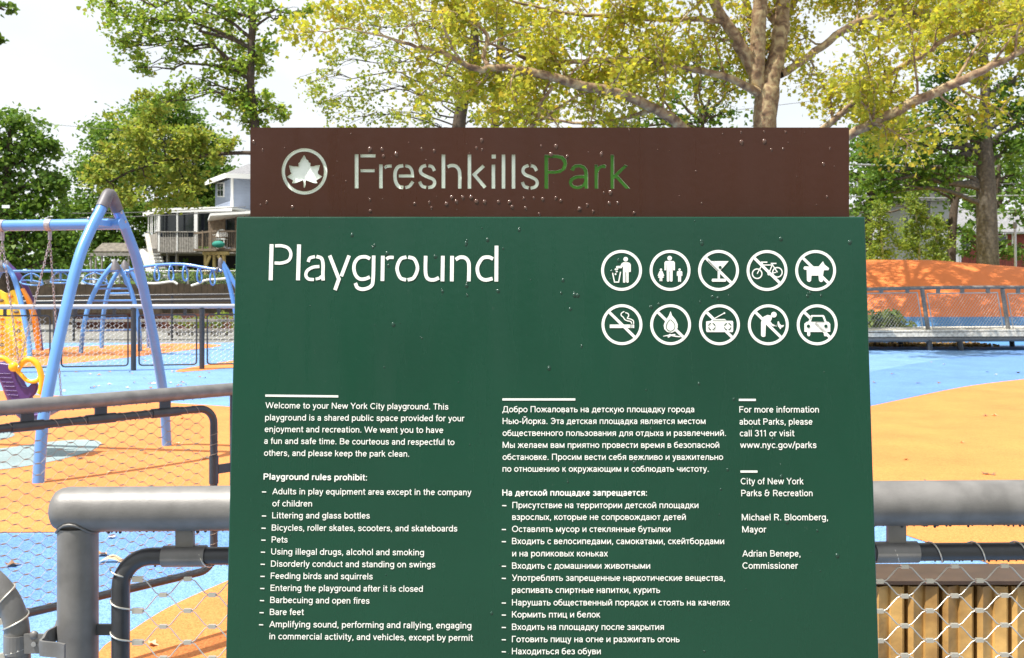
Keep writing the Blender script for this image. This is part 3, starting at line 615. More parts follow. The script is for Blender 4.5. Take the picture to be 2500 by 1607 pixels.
# ================================================================== houses and background structures
def deck_house():
    Y = 55.0; base = W(480, 0, Y); base.z = 0
    t = thing('house', 'blue grey sided house with a white roofed porch on stilts left of the sign', 'house', base)
    def X(px, y=Y): return (px - CX) / F * y
    def Z(py, y=Y): return EYE + (HY - py) / F * y
    # upper block: corner nearest at px 569
    c0 = Vector((X(569), Y, 0)); l0 = Vector((X(527, Y + 3.2), Y + 3.2, 0)); r0 = Vector((X(690, Y + 1.2), Y + 1.2, 0))
    zt, zb = Z(435), Z(516)
    back = l0 + (r0 - c0)
    mb = MB(); mb.prism([(c0.x, c0.y), (r0.x, r0.y), (back.x, back.y), (l0.x, l0.y)], 0, zt)
    part(t, 'wall', mb, M['siding'])
    nrow = 11; h = (zt - zb) / nrow
    for a, b in ((l0, c0), (c0, r0)):
        d = (b - a); nrm = Vector((d.y, -d.x, 0)).normalized()
        for k in range(nrow):
            z0 = zb + k * h
            m2 = MB(); A = a + nrm * .01; B = b + nrm * .01
            m2.slab([A + Vector((0,0,z0)), B + Vector((0,0,z0)), B + Vector((0,0,z0 + h * .97)) - nrm * .006, A + Vector((0,0,z0 + h * .97)) - nrm * .006], nrm * .03)
            part(t, 'siding_board', m2, M['siding'])
    mb = MB(); mb.beam(c0 + Vector((-.03, -.05, zb)), c0 + Vector((-.03, -.05, zt)), .14, .14); part(t, 'corner_trim', mb, M['trim'])
    # hip roof
    ov = .55; lo = l0 + Vector((-.9, .3, 0)); co = c0 + Vector((-.15, -.9, 0)); ro = r0 + Vector((.6, -.6, 0)); bo = back + Vector((.3, .9, 0))
    ctr = (l0 + r0) / 2; e1 = ctr + Vector((0, 0, zt + 1.1))
    mb = MB(); V = [lo, co, ro, bo]; V = [v + Vector((0, 0, zt + .12)) for v in V] + [e1]
    mb.add(V, [(0, 1, 4), (1, 2, 4), (2, 3, 4), (3, 0, 4), (3, 2, 1, 0)]); part(t, 'roof', mb, M['roof'])
    mb = MB(); 
    for a, b in ((lo, co), (co, ro)): mb.beam(a + Vector((0, 0, zt + .04)), b + Vector((0, 0, zt + .04)), .08, .26)
    part(t, 'fascia', mb, M['trim'])
    # window on the left face
    d = (c0 - l0); nrm = Vector((d.y, -d.x, 0)).normalized()
    def onl(px, py):  # point on left face plane
        s = ((px - 527) / (569 - 527)); yy = Y + 3.2 * (1 - s); p = l0.lerp(c0, s); return Vector((p.x, p.y, Z(py, yy)))
    fr = MB()
    q = [onl(535, 481), onl(551, 482), onl(551, 446), onl(535, 447)]
    fr.slab(q, nrm * .10); w_ = part(t, 'window', fr, M['trim'])
    for a, b in ((536.5, 542.3), (543.8, 549.6)):
        for y0, y1 in ((479, 465), (463.6, 449)):
            g = MB(); g.slab([onl(a, y0) + nrm * .09, onl(b, y0) + nrm * .09, onl(b, y1) + nrm * .09, onl(a, y1) + nrm * .09], nrm * .03); part(w_, 'pane', g, M['glass'])
    # porch roof
    Yp = Y - 4
    a = Vector((X(351, Yp + 2.5), Yp + 2.5, Z(524, Yp + 2.5))); b = Vector((X(377, Yp), Yp, Z(515, Yp))); c = Vector((X(566, Yp), Yp, Z(510, Yp)))
    mb = MB(); mb.slab([b + Vector((0,0,.1)), c + Vector((0,0,.1)), c + Vector((0, 4.2, .25)), a + Vector((.2, 1.5, .2)), a + Vector((0, 0, .02))], (0, 0, -.12)); part(t, 'porch_roof', mb, M['trim'])
    mb = MB(); mb.beam(a, b, .1, .22); mb.beam(b, c, .1, .24); part(t, 'porch_fascia', mb, M['trim'])
    # porch floor and skirt boards
    zf, zk = Z(603, Yp), Z(614, Yp); xl, xc, xr = X(359), X(384, Yp), X(478, Yp)
    for k in range(16):
        x0 = xc + (xr - xc) * k / 16; x1 = xc + (xr - xc) * (k + 1) / 16
        m2 = MB(); m2.box((x0 + .01, Yp, zk - .05), (x1 - .01, Yp + .05, Z(579, Yp) if 0 < k < 15 else Z(568, Yp))); part(t, 'skirt_board', m2, M['dkwood'])
        if 1 < k < 13 :
            m2 = MB(); m2.box((x0 + .02, Yp + .02, Z(579, Yp)), (x0 + .075, Yp + .06, Z(567.5, Yp))); part(t, 'baluster', m2, M['dkwood'])
    for k in range(5):
        pA = Vector((X(362, Yp + 2.5), Yp + 2.5, 0)).lerp(Vector((xc, Yp, 0)), k / 5); pB = Vector((X(362, Yp + 2.5), Yp + 2.5, 0)).lerp(Vector((xc, Yp, 0)), (k + 1) / 5 - .02)
        m2 = MB(); m2.slab([pA + Vector((0,0,zk)), pB + Vector((0,0,zk)), pB + Vector((0,0,Z(568,Yp))), pA + Vector((0,0,Z(569,Yp)))], (0, .05, 0)); part(t, 'skirt_board', m2, M['dkwood'])
    mb = MB(); mb.box((xc - .05, Yp - .06, Z(567.5, Yp)), (xr, Yp + .1, Z(565, Yp))); part(t, 'porch_rail', mb, M['dkwood'])
    mb = MB(); mb.box((X(365), Yp + .1, zk - .1), (X(620), Y + 1, zk + .15)); part(t, 'porch_floor', mb, M['dkwood'])
    for px, ww in ((388, 4.2), (432.5, 2.6), (478, 8)):
        m2 = MB(); m2.box((X(px - ww / 2, Yp), Yp - .02, zk), (X(px + ww / 2, Yp), Yp + .12, Z(514, Yp))); part(t, 'porch_post', m2, M['trim'])
    for px in (362, 368, 371.5, 378, 383):
        s = (384 - px) / 24; m2 = MB(); yy = Yp + 2.5 * s; m2.box((X(px - 1, yy), yy, Z(568, yy)), (X(px + 1, yy), yy + .08, Z(521, yy))); part(t, 'porch_post', m2, M['trim'])
    mb = MB(); mb.box((X(384, Yp + .6), Yp + .6, Z(600, Yp)), (X(600, Yp), Yp + .7, Z(517, Yp))); part(t, 'screen_wall', mb, M['glass'])
    # understorey: near-black box painted in for the shade under the decks
    mb = MB(); mb.box((X(376), Y - .4, 0), (X(640), Y + 1.1, zk - .1)); part(t, 'understorey_shade', mb, M['dark'])
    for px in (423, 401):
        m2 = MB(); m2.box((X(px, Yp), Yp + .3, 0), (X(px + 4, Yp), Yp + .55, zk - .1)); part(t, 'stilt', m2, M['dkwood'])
    # right brown deck
    Yd = Yp - 3.2
    def Xd(px): return X(px, Yd)
    def Zd(py): return Z(py, Yd)
    mb = MB(); mb.slab([Vector((Xd(483), Yd + 1.6, Zd(528))), Vector((Xd(513), Yd, Zd(521))), Vector((Xd(640), Yd, Zd(514))), Vector((Xd(640), Yd + 3, Zd(509))), Vector((Xd(500), Yd + 3, Zd(517)))], (0, 0, -.12)); part(t, 'deck_roof', mb, M['trim'])
    for k in range(9):
        px = 482 + k * 4.8
        m2 = MB(); m2.box((Xd(px), Yd + 1.7, Zd(603)), (Xd(px + 4.5), Yd + 1.76, Zd(527 - k * .3))); part(t, 'wall_board', m2, M['brwood'])
    mb = MB(); mb.box((Xd(526), Yd + 1.9, Zd(600)), (Xd(640), Yd + 1.96, Zd(518))); part(t, 'screen_opening', mb, M['glass'])
    for px in (523, 553, 575): m2 = MB(); m2.box((Xd(px - 2), Yd + 1.6, Zd(604)), (Xd(px + 2), Yd + 1.75, Zd(518))); part(t, 'deck_post', m2, M['brwood'])
    for px in (560, 566): m2 = MB(); m2.box((Xd(px - 2), Yd + 1.8, Zd(600)), (Xd(px + 3), Yd + 1.86, Zd(527))); part(t, 'wall_board', m2, M['dkwood'])
    fl = MB(); fl.box((Xd(474), Yd - .1, Zd(613)), (Xd(529), Yd + 2, Zd(608))); fl.box((Xd(529.3), Yd + .3, Zd(612)), (Xd(640), Yd + 2, Zd(606))); part(t, 'deck_floor', fl, M['brwood'])
    for i, px in enumerate(np.arange(475, 600, 4.2)):
        yy = Yd if px < 529 else Yd + .35
        m2 = MB(); m2.box((Xd(px), yy, Zd(608)), (Xd(px + 1.0), yy + .05, Zd(570 - (px - 475) * .06))); part(t, 'baluster', m2, M['brwood'])
    mb = MB(); mb.beam((Xd(474), Yd, Zd(570)), (Xd(529), Yd, Zd(564)), .1, .09); mb.beam((Xd(529), Yd + .35, Zd(564)), (Xd(640), Yd + .35, Zd(563)), .1, .09); part(t, 'deck_rail', mb, M['brwood'])
    for px in (495, 515): m2 = MB(); m2.box((Xd(px - 1.2), Yd - .06, Zd(611)), (Xd(px + 1.2), Yd - .01, Zd(563))); part(t, 'rail_post', m2, M['brwood'])
    # yellow lumber supports
    mb = MB(); mb.box((Xd(491), Yd + .2, Zd(622)), (Xd(553), Yd + .5, Zd(614))); part(t, 'support_beam', mb, M['tanwood'])
    for px, ww in ((497, 6), (518, 5), (541, 6)): m2 = MB(); m2.box((Xd(px - ww / 2), Yd + .22, 0), (Xd(px + ww / 2), Yd + .48, Zd(622) - .003)); part(t, 'support_post', m2, M['tanwood'])
    for a, b in (((499, 652), (511, 624)), ((540, 640), (530, 624))): m2 = MB(); m2.beam((Xd(a[0]), Yd + .15, Zd(a[1])), (Xd(b[0]), Yd + .15, Zd(b[1])), .12, .12); part(t, 'brace', m2, M['tanwood'])
    # stair rail
    mb = MB(); mb.beam(W(359, 572, Yp), W(374, 655, Yp - 1), .2, .14); part(t, 'stair_handrail', mb, M['deck'])
    mb = MB(); mb.beam(W(365, 612, Yp + .4), W(395, 700, Yp - .6), 1.0, .2)
    for k in range(10): 
        p = W(365, 612, Yp + .3).lerp(W(395, 700, Yp - .7), k / 10)
        mb.box((p.x - .5, p.y - .1, p.z - .02), (p.x + .5, p.y + .2, p.z + .05))
    part(t, 'stairs', mb, M['trim'])
deck_house()

# white garden chair on the deck with a teal cushion
Yd = 48.4
b = W(541, 606, Yd)
t = thing('garden_chair', 'white rounded garden chair standing on the brown wooden deck of the house', 'chair', b)
mb = MB(); P = []
for i in range(9):
    a = math.pi * i / 8; P.append((b.x + .30 * math.cos(a), b.y + .05, b.z + .55 + .38 * math.sin(a)))
mb.slab(P, (0, .05, 0)); part(t, 'backrest', mb, M['trim'])
mb = MB(); mb.box((b.x - .3, b.y - .5, b.z + .40), (b.x + .3, b.y + .04, b.z + .45)); part(t, 'seat', mb, M['trim'])
for sx in (-1, 1):
    for sy in (-.46, 0): m2 = MB(); m2.beam((b.x + sx * .27, b.y + sy, b.z), (b.x + sx * .25, b.y + sy, b.z + .4), .04, .04); part(t, 'leg', m2, M['trim'])
    m2 = MB(); m2.beam((b.x + sx * .29, b.y - .48, b.z + .62), (b.x + sx * .29, b.y + .03, b.z + .66), .05, .04); part(t, 'armrest', m2, M['trim'])
mb = MB(); mb.ball((b.x, b.y - .55, b.z + .16), .32, 12, 8, sc=(1, .6, .55)); solo('floor_cushion', 'teal cushion lying on the deck in front of the white garden chair', 'cushion', mb, M['cushion'], (b.x, b.y - .55, b.z))

# low carport roof
Y = 50; b = W(270, 0, Y); b.z = 0
t = thing('carport', 'low flat timber roof on thin posts seen between the legs of the near swing frame', 'carport', b)
mb = MB(); mb.box((W(215,0,Y).x, Y, W(0,625,Y).z), (W(335,0,Y).x, Y + .2, W(0,618,Y).z)); part(t, 'roof_beam', mb, M['dkwood'])
mb = MB(); mb.slab([W(228,617,Y), W(330,617,Y), W(330,597,Y+3.5), W(250,597,Y+3.5)], (0, 0, .08)); part(t, 'roof', mb, mat('leafy shingles', (.16, .14, .11), .9, vary=.6, vscale=5))
for px in (232, 247, 312, 220): m2 = MB(); m2.box((W(px-1.6,0,Y).x, Y + .05, 0), (W(px+1.6,0,Y).x, Y + .15, W(0,625,Y).z - .003)); part(t, 'post', m2, M['dkwood'])
# small green gabled hut
Y = 47; b = W(115, 0, Y); b.z = 0
t = thing('playhouse', 'small hut with a pale green gabled roof beyond the hanging rings', 'hut', b)
mb = MB(); mb.box((W(104,0,Y).x, Y, 0), (W(126,0,Y).x, Y + .8, W(0,657,Y).z)); part(t, 'wall', mb, M['dkwood'])
mb = MB(); mb.slab([W(92,657,Y-.2), W(128,657,Y-.2), W(127,643,Y-.2)], (0, 1.3, 0)); part(t, 'roof', mb, mat('pale green roof', (.30, .33, .17), .8))
# pale shed / pool wall
Y = 48; b = W(60, 0, Y); b.z = 0
t = thing('pool', 'pale round above ground pool with a white rim left behind the rings', 'pool', b)
cx, rr = W(50,0,Y).x, (W(108,0,Y).x - W(-8,0,Y).x) / 2
poly = [(cx + rr * math.cos(a * math.pi / 16), Y + rr + rr * math.sin(a * math.pi / 16)) for a in range(32)]
mb = MB(); mb.prism(poly, 0, W(0,682,Y).z); part(t, 'pool_wall', mb, M['grey'])
poly = [(cx + (rr + .12) * math.cos(a * math.pi / 16), Y + rr + (rr + .12) * math.sin(a * math.pi / 16)) for a in range(32)]
mb = MB(); mb.prism(poly, W(0,682,Y).z + .002, W(0,668,Y).z); part(t, 'rim', mb, M['trim'])

# chain link fence with brown privacy slats
Yc = 46.0
def chain_fence():
    b = Vector((W(200,0,Yc).x, Yc, 0)); t = thing('chain_link_fence', 'chain link fence with brown privacy slats along its lower half left of the sign', 'fence', b)
    xs = [(px - CX) / F * Yc for px in (-200, -40, 128, 292, 459, 625, 790)]
    for x in xs:
        m2 = MB(); m2.tube([(x, Yc, 0), (x, Yc, 2.62)], .05, 8); part(t, 'post', m2, M['galv'])
    mb = MB(); mb.tube([(xs[0], Yc, 2.52), (xs[-1], Yc, 2.52)], .02, 6); part(t, 'rail', mb, M['galv'])
    wm = MB(); x0, x1 = xs[0], xs[-1]; z0, z1 = 1.7, 2.5; n = int((x1 - x0) / .12)
    for i in range(n):
        x = x0 + i * .12
        for s in (0, 1):
            a = Vector((x, Yc - .01 * s, z0)); d = Vector((1.15 if s else -1.15, 0, z1 - z0))
            wm.tube([a, a + d], .0028, 3, cap=False)
    part(t, 'wire_mesh', wm, M['galv'], kind='stuff')
    n = 70
    for i in range(n):
        xa = x0 + (x1 - x0) * i / n; xb = x0 + (x1 - x0) * (i + 1) / n
        px = CX + F * xa / Yc; zt = 1.90 + .03 * random.random()
        if 330 < px < 440: zt = 1.94 + .08 * math.sin((px - 330) / 110 * 3.1)
        m2 = MB(); m2.box((xa + .006, Yc - .06, .02), (xb - .006, Yc - .03, zt)); part(t, 'privacy_slat', m2, M['screen'])
    return t
chain_fence()
mb = MB(); mb.tube(catmull([W(360, 692, 45.6), W(385, 692, 45.6), W(420, 688, 45.6), W(433, 694, 45.6)], 5), .055, 6)
solo('white_hose', 'white pipe lying along the top of the brown fence slats, left piece', 'pipe', mb, M['trim'], W(390, 692, 45.6))
mb = MB(); mb.tube(catmull([W(467, 698, 45.6), W(488, 691, 45.6), W(505, 684, 45.6), W(545, 681, 45.6), W(565, 676, 45.6)], 5), .055, 6)
solo('white_hose', 'white pipe along the fence top nearest the sign, rising to the right', 'pipe', mb, M['trim'], W(500, 688, 45.6))

# paved far walk with rust red low wall
mb = MB(); x0, x1 = W(183,0,40).x, W(760,0,40).x
wallb = thing('retaining_wall', 'long low rust red board wall beyond the fence left of the sign', 'wall', ((x0 + x1) / 2, 40, 0))
for r in range(4):
    n = 7
    for k in range(n):
        a = x0 + (x1 - x0) * k / n; b_ = x0 + (x1 - x0) * (k + 1) / n
        m2 = MB(); z = .02 + r * .16; m2.box((a + .01, 40 + .01 * (r % 2), z), (b_ - .01, 40.2, z + .15)); part(wallb, 'plank', m2, M['rust'])
mb = MB(); mb.box((x0, 40.03, 0), (x1, 40.18, .66)); part(wallb, 'core', mb, M['dark'])

# ------------------------------------------------------------------ fences of the playground
def wave_mesh(mb, o, ux, uz, nx, nz, cw, ch, r, ferr=None, fr=None, n=4, k=4, clip=None):
    """diamond wire rope net: nodes every cw along ux, ch along uz, odd columns shifted half a cell"""
    o = Vector(o); ux = Vector(ux); uz = Vector(uz); fy = ux.cross(uz)
    def node(i, j): return o + ux * (i * cw / 2) + uz * ((j + (.5 if i % 2 else 0)) * ch)
    hf = cw * .07
    for i in range(nx):
        for j in range(-1, nz):
            a = node(i, j)
            for jj in ((j, j + 1) if i % 2 else (j - 1, j)):
                b = node(i + 1, jj)
                p0 = a + ux * hf; p1 = b - ux * hf
                if p0.z < clip[0] or p1.z < clip[0] or p0.z > clip[1] or p1.z > clip[1]: continue
                d = p1 - p0; s = 1 if d.dot(uz) > 0 else -1
                q = [p0, p0 + ux * d.dot(ux) * .22 + uz * d.dot(uz) * .12, p0 + ux * d.dot(ux) * .78 + uz * d.dot(uz) * .88, p1]
                mb.tube(q, r, n, cap=False)
    if ferr is not None:
        for i in range(1, nx):
            for j in range(nz):
                a = node(i, j)
                if a.z < clip[0] or a.z > clip[1]: continue
                ferr.beam(a - ux * hf * 1.05, a + ux * hf * 1.05, fr * 1.5, fr * 1.9)

def wraps(mb, pts, r, wr, pitch, lean=.6, skip=0):
    """rope loops laced round a tube centre line"""
    P = [Vector(p) for p in pts]; acc = skip; 
    for i in range(1, len(P)):
        seg = P[i] - P[i - 1]; L_ = seg.length; t = seg.normalized()
        acc += L_
        while acc >= pitch:
            acc -= pitch
            c = P[i] - t * acc
            u = t.orthogonal().normalized(); u = Vector((0, 1, 0)) - t * t.y; u.normalize(); b = t.cross(u)
            ring = []
            for k in range(15):
                a = 2 * math.pi * k / 14
                ring.append(c + (u * math.cos(a) + b * math.sin(a)) * (r + wr * .8) + t * (lean * r * 2 * (k / 14 - .5)))
            mb.tube(ring, wr, 5, cap=False)

def drops_under(mb, a, b, r, rng, step=.012, s=.0028):
    a = Vector(a); b = Vector(b); L_ = (b - a).length; d = 0
    while d < L_:
        p = a.lerp(b, d / L_); q = s * (.5 + rng.random())
        mb.ball((p.x, p.y + rng.normal() * r * .12, p.z - r - q * .2), q, 6, 4, sc=(1, 1, 1.1)); d += step * (.4 + 1.4 * rng.random())

def rounded(x0, x1, z0, z1, rad, fn, corners='tl tr bl br', n=6):
    """closed rounded frame, fn maps (x,z)->Vector"""
    P = []
    for cx, cz, a0, key in ((x1 - rad, z1 - rad, 90, 'tr'), (x1 - rad, z0 + rad, 0, 'br'), (x0 + rad, z0 + rad, -90, 'bl'), (x0 + rad, z1 - rad, -180, 'tl')):
        for k in range(n + 1):
            a = R(a0 - 90 * k / n); P.append(fn(cx + rad * math.cos(a), cz + rad * math.sin(a)))
    return P

rngd = np.random.default_rng(5)
# fence A: directly behind the sign
def fence_front():
    Y = 1.98; t = thing('rail_fence', 'thick grey pipe rail fence with wire rope net directly behind the green sign', 'fence', (-.87, Y, 0))
    zA, zB = W(0, 1243, Y).z, W(0, 1229, 1.97).z
    xl = (113 - CX) / F * Y + .044; xr = 2.3
    def zr(x): return zA + (zB - zA) * (x + .87) / 1.9
    r = .0445; mb = MB()
    P = []; rr = []
    for k in range(5):
        a = math.pi / 2 * k / 4; P.append((xl - .030 * math.cos(a), Y, zr(xl))); rr.append(max(.006, r * math.sin(a) ** .5) if k else .008)
    P += [(xl + .05, Y, zr(xl)), (0, Y, zr(0)), (xr, Y, zr(xr))]; rr += [r, r, r]
    mb.tube(P, rr, 28); part(t, 'top_rail', mb, M['rail'])
    px = (190.5 - CX) / F * Y
    for x in (px, 2.22): m2 = MB(); m2.tube([(x, Y, 0), (x, Y, zr(x) - .035)], .039, 24); part(t, 'post', m2, M['rail'])
    wb = MB(); ring = []
    for k in range(24):
        a = 2 * math.pi * k / 24; yy = .0405 * math.sin(a); ring.append((px + .0405 * math.cos(a), Y + yy, zr(px) - math.sqrt(max(1e-6, .0455 ** 2 - yy * yy)) - .001 + .0006 * math.sin(a * 17)))
    wb.tube(ring, .0028, 6, closed=True); part(t, 'weld_bead', wb, M['rail'])
    dr = MB(); drops_under(dr, (xl, Y, zr(xl)), (xr, Y, zr(xr)), r, rngd, .010, .0026)
    rt = .0178
    for (x0, x1, brx, sx) in (((294.5 - CX) / F * Y, .50, ((452 - CX) / F * Y,), 1), (.555, 2.12, ((2188 - CX) / F * Y, 1.5), 2)):
        zt0 = W(0, 1359, Y).z if sx == 1 else W(0, 1350, Y).z + .0; sl = (zB - zA) / 1.9
        fn = lambda x, z, x0=x0, sl=sl: Vector((x, Y, z + (sl * (x - x0) if z > .5 else 0)))
        fr = rounded(x0, x1, .20, zt0, .062, fn, n=7)
        mb = MB(); mb.tube(fr, rt, 16, closed=True); part(t, 'mesh_frame', mb, M['raildark'])
        drops_under(dr, (x0 + .07, Y, zt0), (x1 - .07, Y, zt0 + sl * (x1 - x0)), rt, rngd, .016, .0018)
        for bx in brx:
            zz = zt0 + sl * (bx - x0)
            m2 = MB(); m2.box((bx - .018, Y - .006, zz + rt - .004), (bx + .018, Y + .006, zr(bx) - r + .006)); part(t, 'bracket', m2, M['rail'])
            m2 = MB(); m2.tube([(bx - .044, Y, zz - .0005), (bx + .042, Y, zz + .0005)], rt + .0035, 18); part(t, 'sleeve', m2, M['rail'])
        wm = MB(); fe = MB()
        if sx == 1:
            ox = (339 - CX) / F * Y; nzr = W(0, 1414, Y).z; cw, ch = .0985, .0636
            nx = int((x1 - .03 - ox) / cw * 2); zlo = .235; j0 = 18
            wave_mesh(wm, (ox, Y, nzr - ch * j0), (1, 0, 0), (0, 0, 1), nx, j0 + 3, cw, ch, .0013, fe, .0042, clip=(zlo, zt0 - .018))
            # edge loops to left tube with long ferrules
            for j in range(-j0, 1):
                zf = nzr + j * ch
                if zf < zlo: continue
                fe.beam((ox - .0125, Y, zf), (ox + .0085, Y, zf), .008, .0105)
                ring2 = [(ox - .012, Y, zf), (x0 + rt + .004, Y, zf + .001)] + [(x0 + (rt + .0015) * math.cos(a), Y - (rt + .0015) * math.sin(a), zf + .003 + .021 * (a / math.pi)) for a in np.linspace(.35, math.pi * 1.0, 9)]
                wm.tube(ring2, .0019, 6, cap=False)
            wraps(wm, [(x0 + .08, Y, zt0), (x1 - .07, Y, zt0)], rt + .001, .0017, .088, 1.4)
        else:
            ox = (2152 - CX) / F * 1.97; nzr = W(0, 1493, Y).z; cw, ch = .1005, .0598
            while ox - cw > x0 + .03: ox -= cw
            nx = int((x1 - .03 - ox) / cw * 2)
            wave_mesh(wm, (ox, Y, nzr - ch * 18), (1, 0, sl), (0, 0, 1), nx, 21, cw, ch, .0013, fe, .0042, clip=(.235, zt0 - .014))
            wraps(wm, [(x0 + .07, Y, zt0), (x1 - .07, Y, zt0 + sl * (x1 - x0))], rt + .001, .0016, .0865, 1.2, .03)
        part(t, 'wire_mesh', wm, M['wire'], kind='stuff')
        part(t, 'ferrules', fe, M['wire'], kind='stuff')
    m2 = MB(); zc = W(0, 1537, Y).z; m2.box((px + .03, Y - .004, zc - .0105), (px + .092, Y + .004, zc + .0105)); part(t, 'side_bracket', m2, M['raildark'])
    part(t, 'water_drops', dr, M['raildark'], kind='stuff')
fence_front()

# gate leaf in the lower left corner with its latch
def gate():
    Y = 1.94; t = thing('gate', 'grey tube gate with a curved strap latch in the lower left corner', 'gate', (-1.3, Y, 0))
    c = [(-190, 1372), (-110, 1378), (-60, 1392), (-20, 1418), (12, 1455), (34, 1500), (42.5, 1550), (44, 1610), (44, 1800), (43, 2200)]
    P = catmull([W(x, y, Y) for x, y in c], 5)
    mb = MB(); mb.tube(P, .0232, 24)
    a = P[0]; mb.tube([a, a + Vector((-.6, 0, .02))], .0232, 24); part(t, 'gate_frame', mb, M['rail'])
    wm = MB(); wraps(wm, P[10:40], .0235, .0019, .052, .9, .02); part(t, 'wire_lacing', wm, M['wire'], kind='stuff')
    fe = MB()
    for y in (1515, 1600): fe.beam(W(-12, y + 6, Y - .01), W(14, y, Y - .01), .009, .011)
    part(t, 'ferrules', fe, M['wire'], kind='stuff')
    # clamp band and plate
    zc0, zc1 = W(0, 1592, Y).z, W(0, 1546, Y).z; x = W(44, 0, Y).x
    mb = MB(); pl = [(x + .0262 * math.cos(a), Y + .0262 * math.sin(a)) for a in np.linspace(-.5, -math.pi - .6, 14)]
    pi = [(x + .0236 * math.cos(a), Y + .0236 * math.sin(a)) for a in np.linspace(-math.pi - .6, -.5, 14)]
    mb.prism(pl + pi, zc0, zc1); part(t, 'clamp_band', mb, M['rail'])
    xa, xb = x + .020, W(116, 0, Y).x
    mb = MB(); mb.box((xa, Y - .018, W(0,1588,Y).z), (xb, Y - .013, W(0,1541,Y).z)); part(t, 'latch_plate', mb, M['rail'])
    mb = MB(); q = W(83, 1551, Y - .016); mb.ball((q.x, q.y, q.z), .0088, 14, 8, sc=(1, .7, 1)); part(t, 'bolt', mb, M['rail'])
    mb = MB(); q = W(84, 1572, Y - .018); mb.tube([(q.x, q.y, q.z), (q.x, q.y - .004, q.z)], .005, 8); part(t, 'rivet', mb, M['galv'])
    # J strap: plan view curve, slightly sloping down to its free end
    pp = W(190.5, 0, 1.98).x
    plan = [(pp - .038, Y + .085), (pp - .050, Y + .062), (W(116,0,Y).x + .004, Y + .025), (W(116,0,Y).x, Y - .002), (W(119,0,Y).x + .006, Y - .035), (pp - .030, Y - .052), (pp + .005, Y - .060), (pp + .022, Y - .066)]
    C = catmull([(x_, y_, 0) for x_, y_ in plan], 5); n = len(C); mb = MB(); V = []
    for i, p in enumerate(C):
        t_ = i / (n - 1); tg = (C[min(i + 1, n - 1)] - C[max(i - 1, 0)]).normalized(); nn = Vector((tg.y, -tg.x, 0)) * .0022
        zc = W(0, 1556, Y).z - .004 * t_; hh = .0155 - .0015 * t_
        for dz, s in ((-hh, -1), (-hh, 1), (hh, 1), (hh, -1)): V.append((p.x + nn.x * s, p.y + nn.y * s, zc + dz))
    Fc = [(i*4+a, i*4+(a+1)%4, (i+1)*4+(a+1)%4, (i+1)*4+a) for i in range(n - 1) for a in range(4)] + [(3, 2, 1, 0), (n*4-4, n*4-3, n*4-2, n*4-1)]
    mb.add(V, Fc); part(t, 'latch_strap', mb, M['rail'])
gate()

# fence B: second rail crossing at the left
def fence_mid():
    A = Vector((-1.906, 3.66, 0)); B = Vector((-1.262, 4.39, 0)); d = (B - A).normalized()
    t = thing('rail_fence', 'slimmer grey pipe rail fence crossing in front of the swing, one net panel visible', 'fence', B)
    s0, s1 = -1.6, .985
    fn = lambda s, z: A + d * s + Vector((0, 0, z))
    mb = MB(); mb.tube([fn(-2.2, 1.07), fn(.0, 1.07), fn(2.6, 1.065)], .0288, 22); part(t, 'top_rail', mb, M['rail'])
    for s in (1.005, -1.62, 2.55): m2 = MB(); m2.tube([fn(s, 0), fn(s, 1.045)], .0255, 16); part(t, 'post', m2, M['raildark'])
    fr = rounded(-1.55, .895, .283, .994, .07, fn, n=7)
    mb = MB(); mb.tube(fr, .0165, 14, closed=True); part(t, 'mesh_frame', mb, M['raildark'])
    for px in (68, 246, 403):
        # param along the rail for this pixel
        s = min(np.linspace(-1.5, .95, 300), key=lambda s_: abs(CX + F * (A + d * s_).x / (A + d * s_).y - px))
        m2 = MB(); m2.beam(fn(s, 1.0), fn(s, 1.05), .045, .010, up=tuple(d)); 
        m2 = MB(); c = fn(s, 0); n_ = Vector((-d.y, d.x, 0))
        q = [c - d * .024 - n_ * .005, c + d * .024 - n_ * .005, c + d * .024 + n_ * .005, c - d * .024 + n_ * .005]
        m2.prism([(v.x, v.y) for v in q], 1.0, 1.05); part(t, 'bracket', m2, M['raildark'])
        m2 = MB(); m2.tube([fn(s - .06, .994), fn(s + .06, .994)], .0205, 14); part(t, 'sleeve', m2, M['raildark'])
    m2 = MB(); m2.tube([fn(.895, .66), fn(.895, .78)], .0205, 14); part(t, 'sleeve', m2, M['raildark'])
    m2 = MB(); m2.beam(fn(.9, .72), fn(1.0, .72), .01, .04); part(t, 'side_bracket', m2, M['raildark'])
    wm = MB(); fe = MB()
    wave_mesh(wm, fn(-1.5, .30), tuple(d), (0, 0, 1), 56, 16, .084, .0437, .00095, fe, .0026, n=4, clip=(.295, .985))
    wraps(wm, [fn(-1.5, .994), fn(.82, .994)], .0166, .0012, .055, 1.8)
    wraps(wm, [fn(.895, .92), fn(.895, .36)], .0166, .0012, .0437, .9)
    part(t, 'wire_mesh', wm, M['wire2'], kind='stuff'); part(t, 'ferrules', fe, M['wire2'], kind='stuff')
    dr = MB(); drops_under(dr, fn(-1.5, 1.07), fn(.98, 1.07), .0288, rngd, .016, .0024); drops_under(dr, fn(-1.5, .994), fn(.85, .994), .0165, rngd, .02, .002); part(t, 'water_drops', dr, M['raildark'], kind='stuff')
fence_mid()

